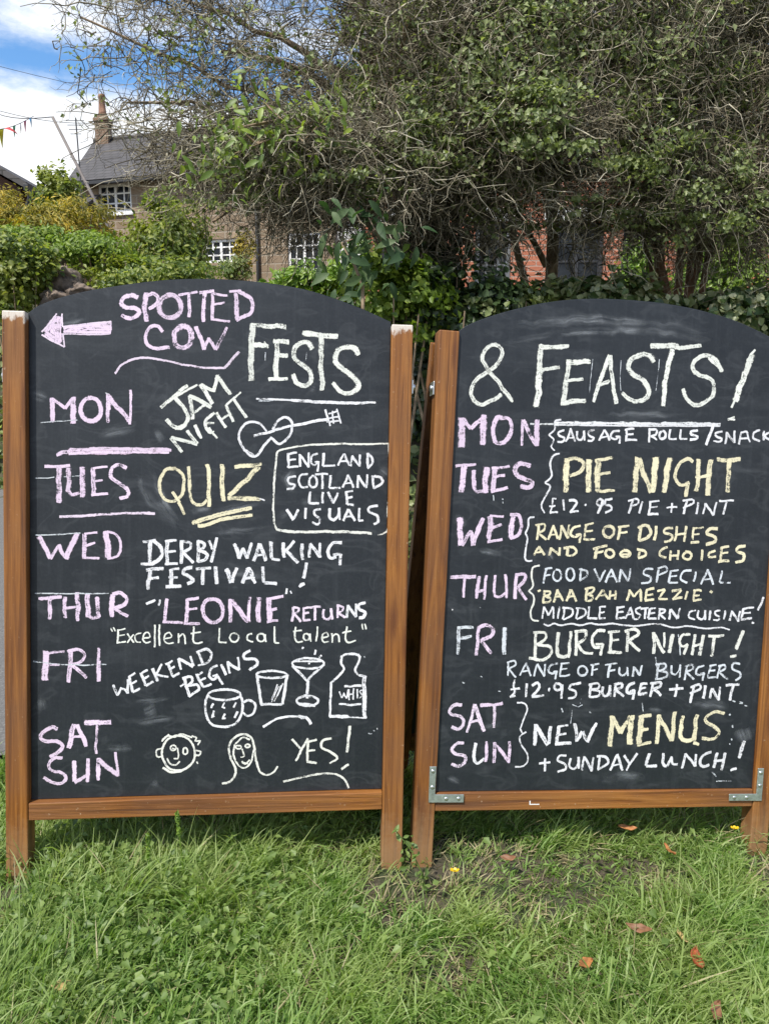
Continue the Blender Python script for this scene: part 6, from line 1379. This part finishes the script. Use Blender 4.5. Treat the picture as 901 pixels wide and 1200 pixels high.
# two pale seed heads standing above the grass on the left
def seed_head(px, row_base, top, lab, curve):
    p0 = at(*top[0], top[1]) if False else None
def stalk(x, y, h, lean, lab):
    z = float(gz(x, y))
    root = plant('grass_stalk', lab, 'grass stalk', 'tall grass stalks left of centre', (x, y, z))
    P = np.array([[0, 0, 0], [lean * .2, .0, h * .35], [lean * .6, 0, h * .7], [lean, 0, h]])
    link_mesh('stem', np_mesh('stem', *tubes(P[None], np.array([[.0016, .0014, .0012, .001]]), 6)), M['laurel'], root, True)
    n = 46
    s_ = g.uniform(0, 1, n)
    c = P[-1] + np.stack([lean * .35 * s_, 0 * s_, .055 * s_], 1) - [0, 0, .012]
    th = g.uniform(0, 2 * np.pi, n)
    nr = np.stack([np.cos(th), np.sin(th), .3 + 0 * th], 1)
    link_mesh('seed_head', np_mesh('seed_head', *leaves(c + nr * .0028, nr, np.full(n, .013), .35, rng=g)), M['varieg'] if False else M['laurel'], root)
stalk(-.487, 1.44, .105, .002, 'left of the two tall pale green grass stalks on the lawn')
stalk(-.42, 1.46, .145, -.006, 'right taller of the two pale green grass stalks on the lawn')
def weed_stem(x, y, h, lean, lab):
    z = float(gz(x, y))
    root = plant('wild_plant', lab, 'wild plant', None, (x, y, z))
    P = np.array([[0, 0, 0], [lean * .15, .0, h * .35], [lean * .5, 0, h * .7], [lean, 0, h]])
    link_mesh('stem', np_mesh('stem', *tubes(P[None], np.array([[.0018, .0016, .0013, .001]]), 6)), M['weed'], root, True)
    n = 34
    s_ = g.uniform(.15, 1, n)
    c = np.stack([np.interp(s_, [0, .35, .7, 1], P[:, 0]), np.interp(s_, [0, .35, .7, 1], P[:, 1]), np.interp(s_, [0, .35, .7, 1], P[:, 2])], 1) + g.normal(size=(n, 3)) * .011
    link_mesh('foliage', np_mesh('foliage', *leaves(c, g.normal(size=(n, 3)) + [0, -.3, .8], g.uniform(.010, .022, n), .5, rng=g)), M['weed'], root)
weed_stem(-.07, 1.66, .13, .01, 'upright leafy weed under the right end of the left board rail')
weed_stem(.09, 1.47, .16, -.07, 'thin weed leaning left across the foot of the right board post')

# fallen leaves
def fallen(x, y, L, w, rz, col, lab, curl=.35):
    z = float(gz(x, y)) + .047
    bm = bmesh.new()
    nu, nv = 9, 5
    rows = []
    ph = g.uniform(0, 6)
    for i in range(nu + 1):
        u = i / nu
        hw = w * .5 * (math.sin(math.pi * min(max(u, .02), .985)) ** .75) * (1 + .10 * math.sin(u * 17 + ph))
        r_ = []
        for j in range(nv):
            v_ = (j / (nv - 1) - .5) * 2
            r_.append(bm.verts.new(((u - .5) * L, v_ * hw, curl * L * ((u - .5) ** 2) * 1.4 + curl * w * v_ * v_ * .5 + .002 * math.sin(9 * u + 4 * v_ + ph))))
        rows.append(r_)
    for i in range(nu):
        for j in range(nv - 1): bm.faces.new((rows[i][j], rows[i][j + 1], rows[i + 1][j + 1], rows[i + 1][j]))
    me = bpy.data.meshes.new('fallen_leaf'); bm.to_mesh(me); bm.free()
    m_, t_, b__ = mat('dead_leaf')
    f_ = noise(t_, coords(t_), 70, 4, .7)
    t_.links.new(ramp(t_, [(.35, tuple(c * .5 for c in col)), (.65, col)], f_).outputs[0], b__.inputs['Base Color'])
    b__.inputs['Roughness'].default_value = .6
    o = link_mesh('fallen_leaf', me, m_, None, True)
    o.location = (x, y, z); o.rotation_euler = (R(g.uniform(18, 34)), R(g.uniform(-14, 14)), rz)
    sm_ = o.modifiers.new('thick', 'SOLIDIFY'); sm_.thickness = .0006
    tag(o, lab, 'fallen leaf', 'dead leaves lying in the grass')
T_, O_, Bn, Yl = (.42, .17, .05), (.46, .15, .05), (.24, .11, .05), (.50, .36, .14)
fallen(-.765, 1.69, .042, .017, R(75), O_, 'curled orange leaf beside the left foot of the left board')
fallen(.655, 1.615, .040, .016, R(110), T_, 'tan leaf nearest the right foot of the right board')
fallen(.585, 1.70, .045, .014, R(-8), T_, 'long tan leaf just under the rail of the right board', .2)
fallen(.50, 1.345, .050, .017, R(-30), Bn, 'dull brown leaf left of the pale leaf', .5)
fallen(.575, 1.33, .036, .013, R(100), Yl, 'small pale yellowish leaf above the large red brown one')
fallen(.577, 1.265, .058, .026, R(78), (.36, .09, .03), 'large red brown leaf in the lower right grass', .5)
fallen(.365, 1.245, .040, .018, R(40), T_, 'tan leaf lying lowest in the middle of the lawn')
fallen(.565, 1.15, .045, .020, R(60), Bn, 'brown leaf at the bottom right corner of the lawn')
fallen(.275, 1.55, .036, .015, R(-20), Bn, 'small dark brown leaf on the bare soil')
fallen(-.545, 1.15, .040, .018, R(20), Yl, 'straw coloured leaf at the bottom left of the lawn')

# yellow flowers
M['petal'] = leaf_mat('yellow_petal', [(.80, .50, .01), (.85, .58, .02)], .3, .4)
def flower(x, y, h, lab, lean=(0, 0)):
    z = float(gz(x, y))
    root = plant('yellow_flower', lab, 'flower', 'small yellow wild flowers', (x, y, z))
    P = np.array([[0, 0, 0], [lean[0] * .4, lean[1] * .4, h * .55], [lean[0], lean[1], h]])
    link_mesh('stem', np_mesh('stem', *tubes(P[None], np.array([[.0011, .001, .0009]]), 6)), M['weed'], root, True)
    for k in range(6):
        a = k * math.pi / 3 + .3
        d_ = np.array([math.cos(a), math.sin(a) * .7 - .2, .45])
        bm = bmesh.new()
        c = P[-1]; s_ = np.array([-math.sin(a), math.cos(a), 0])
        pts = [c, c + d_ * .005 + s_ * .0032, c + d_ * .0095 + s_ * .0026, c + d_ * .0105, c + d_ * .0095 - s_ * .0026, c + d_ * .005 - s_ * .0032]
        vs_ = [bm.verts.new(q) for q in pts]; bm.faces.new(vs_)
        me = bpy.data.meshes.new('petal'); bm.to_mesh(me); bm.free()
        link_mesh('petal', me, M['petal'], root)
    MB().tube([P[-1] - [0, 0, .001], P[-1] + [0, -.001, .003]], [.0026, .0016], 8).build('flower_centre', M['golden'], root)
flower(.149, 1.485, .055, 'yellow flower beside the left foot of the right board')
flower(.83, 1.665, .085, 'yellow flower in front of the right foot of the right board', (-.004, 0))
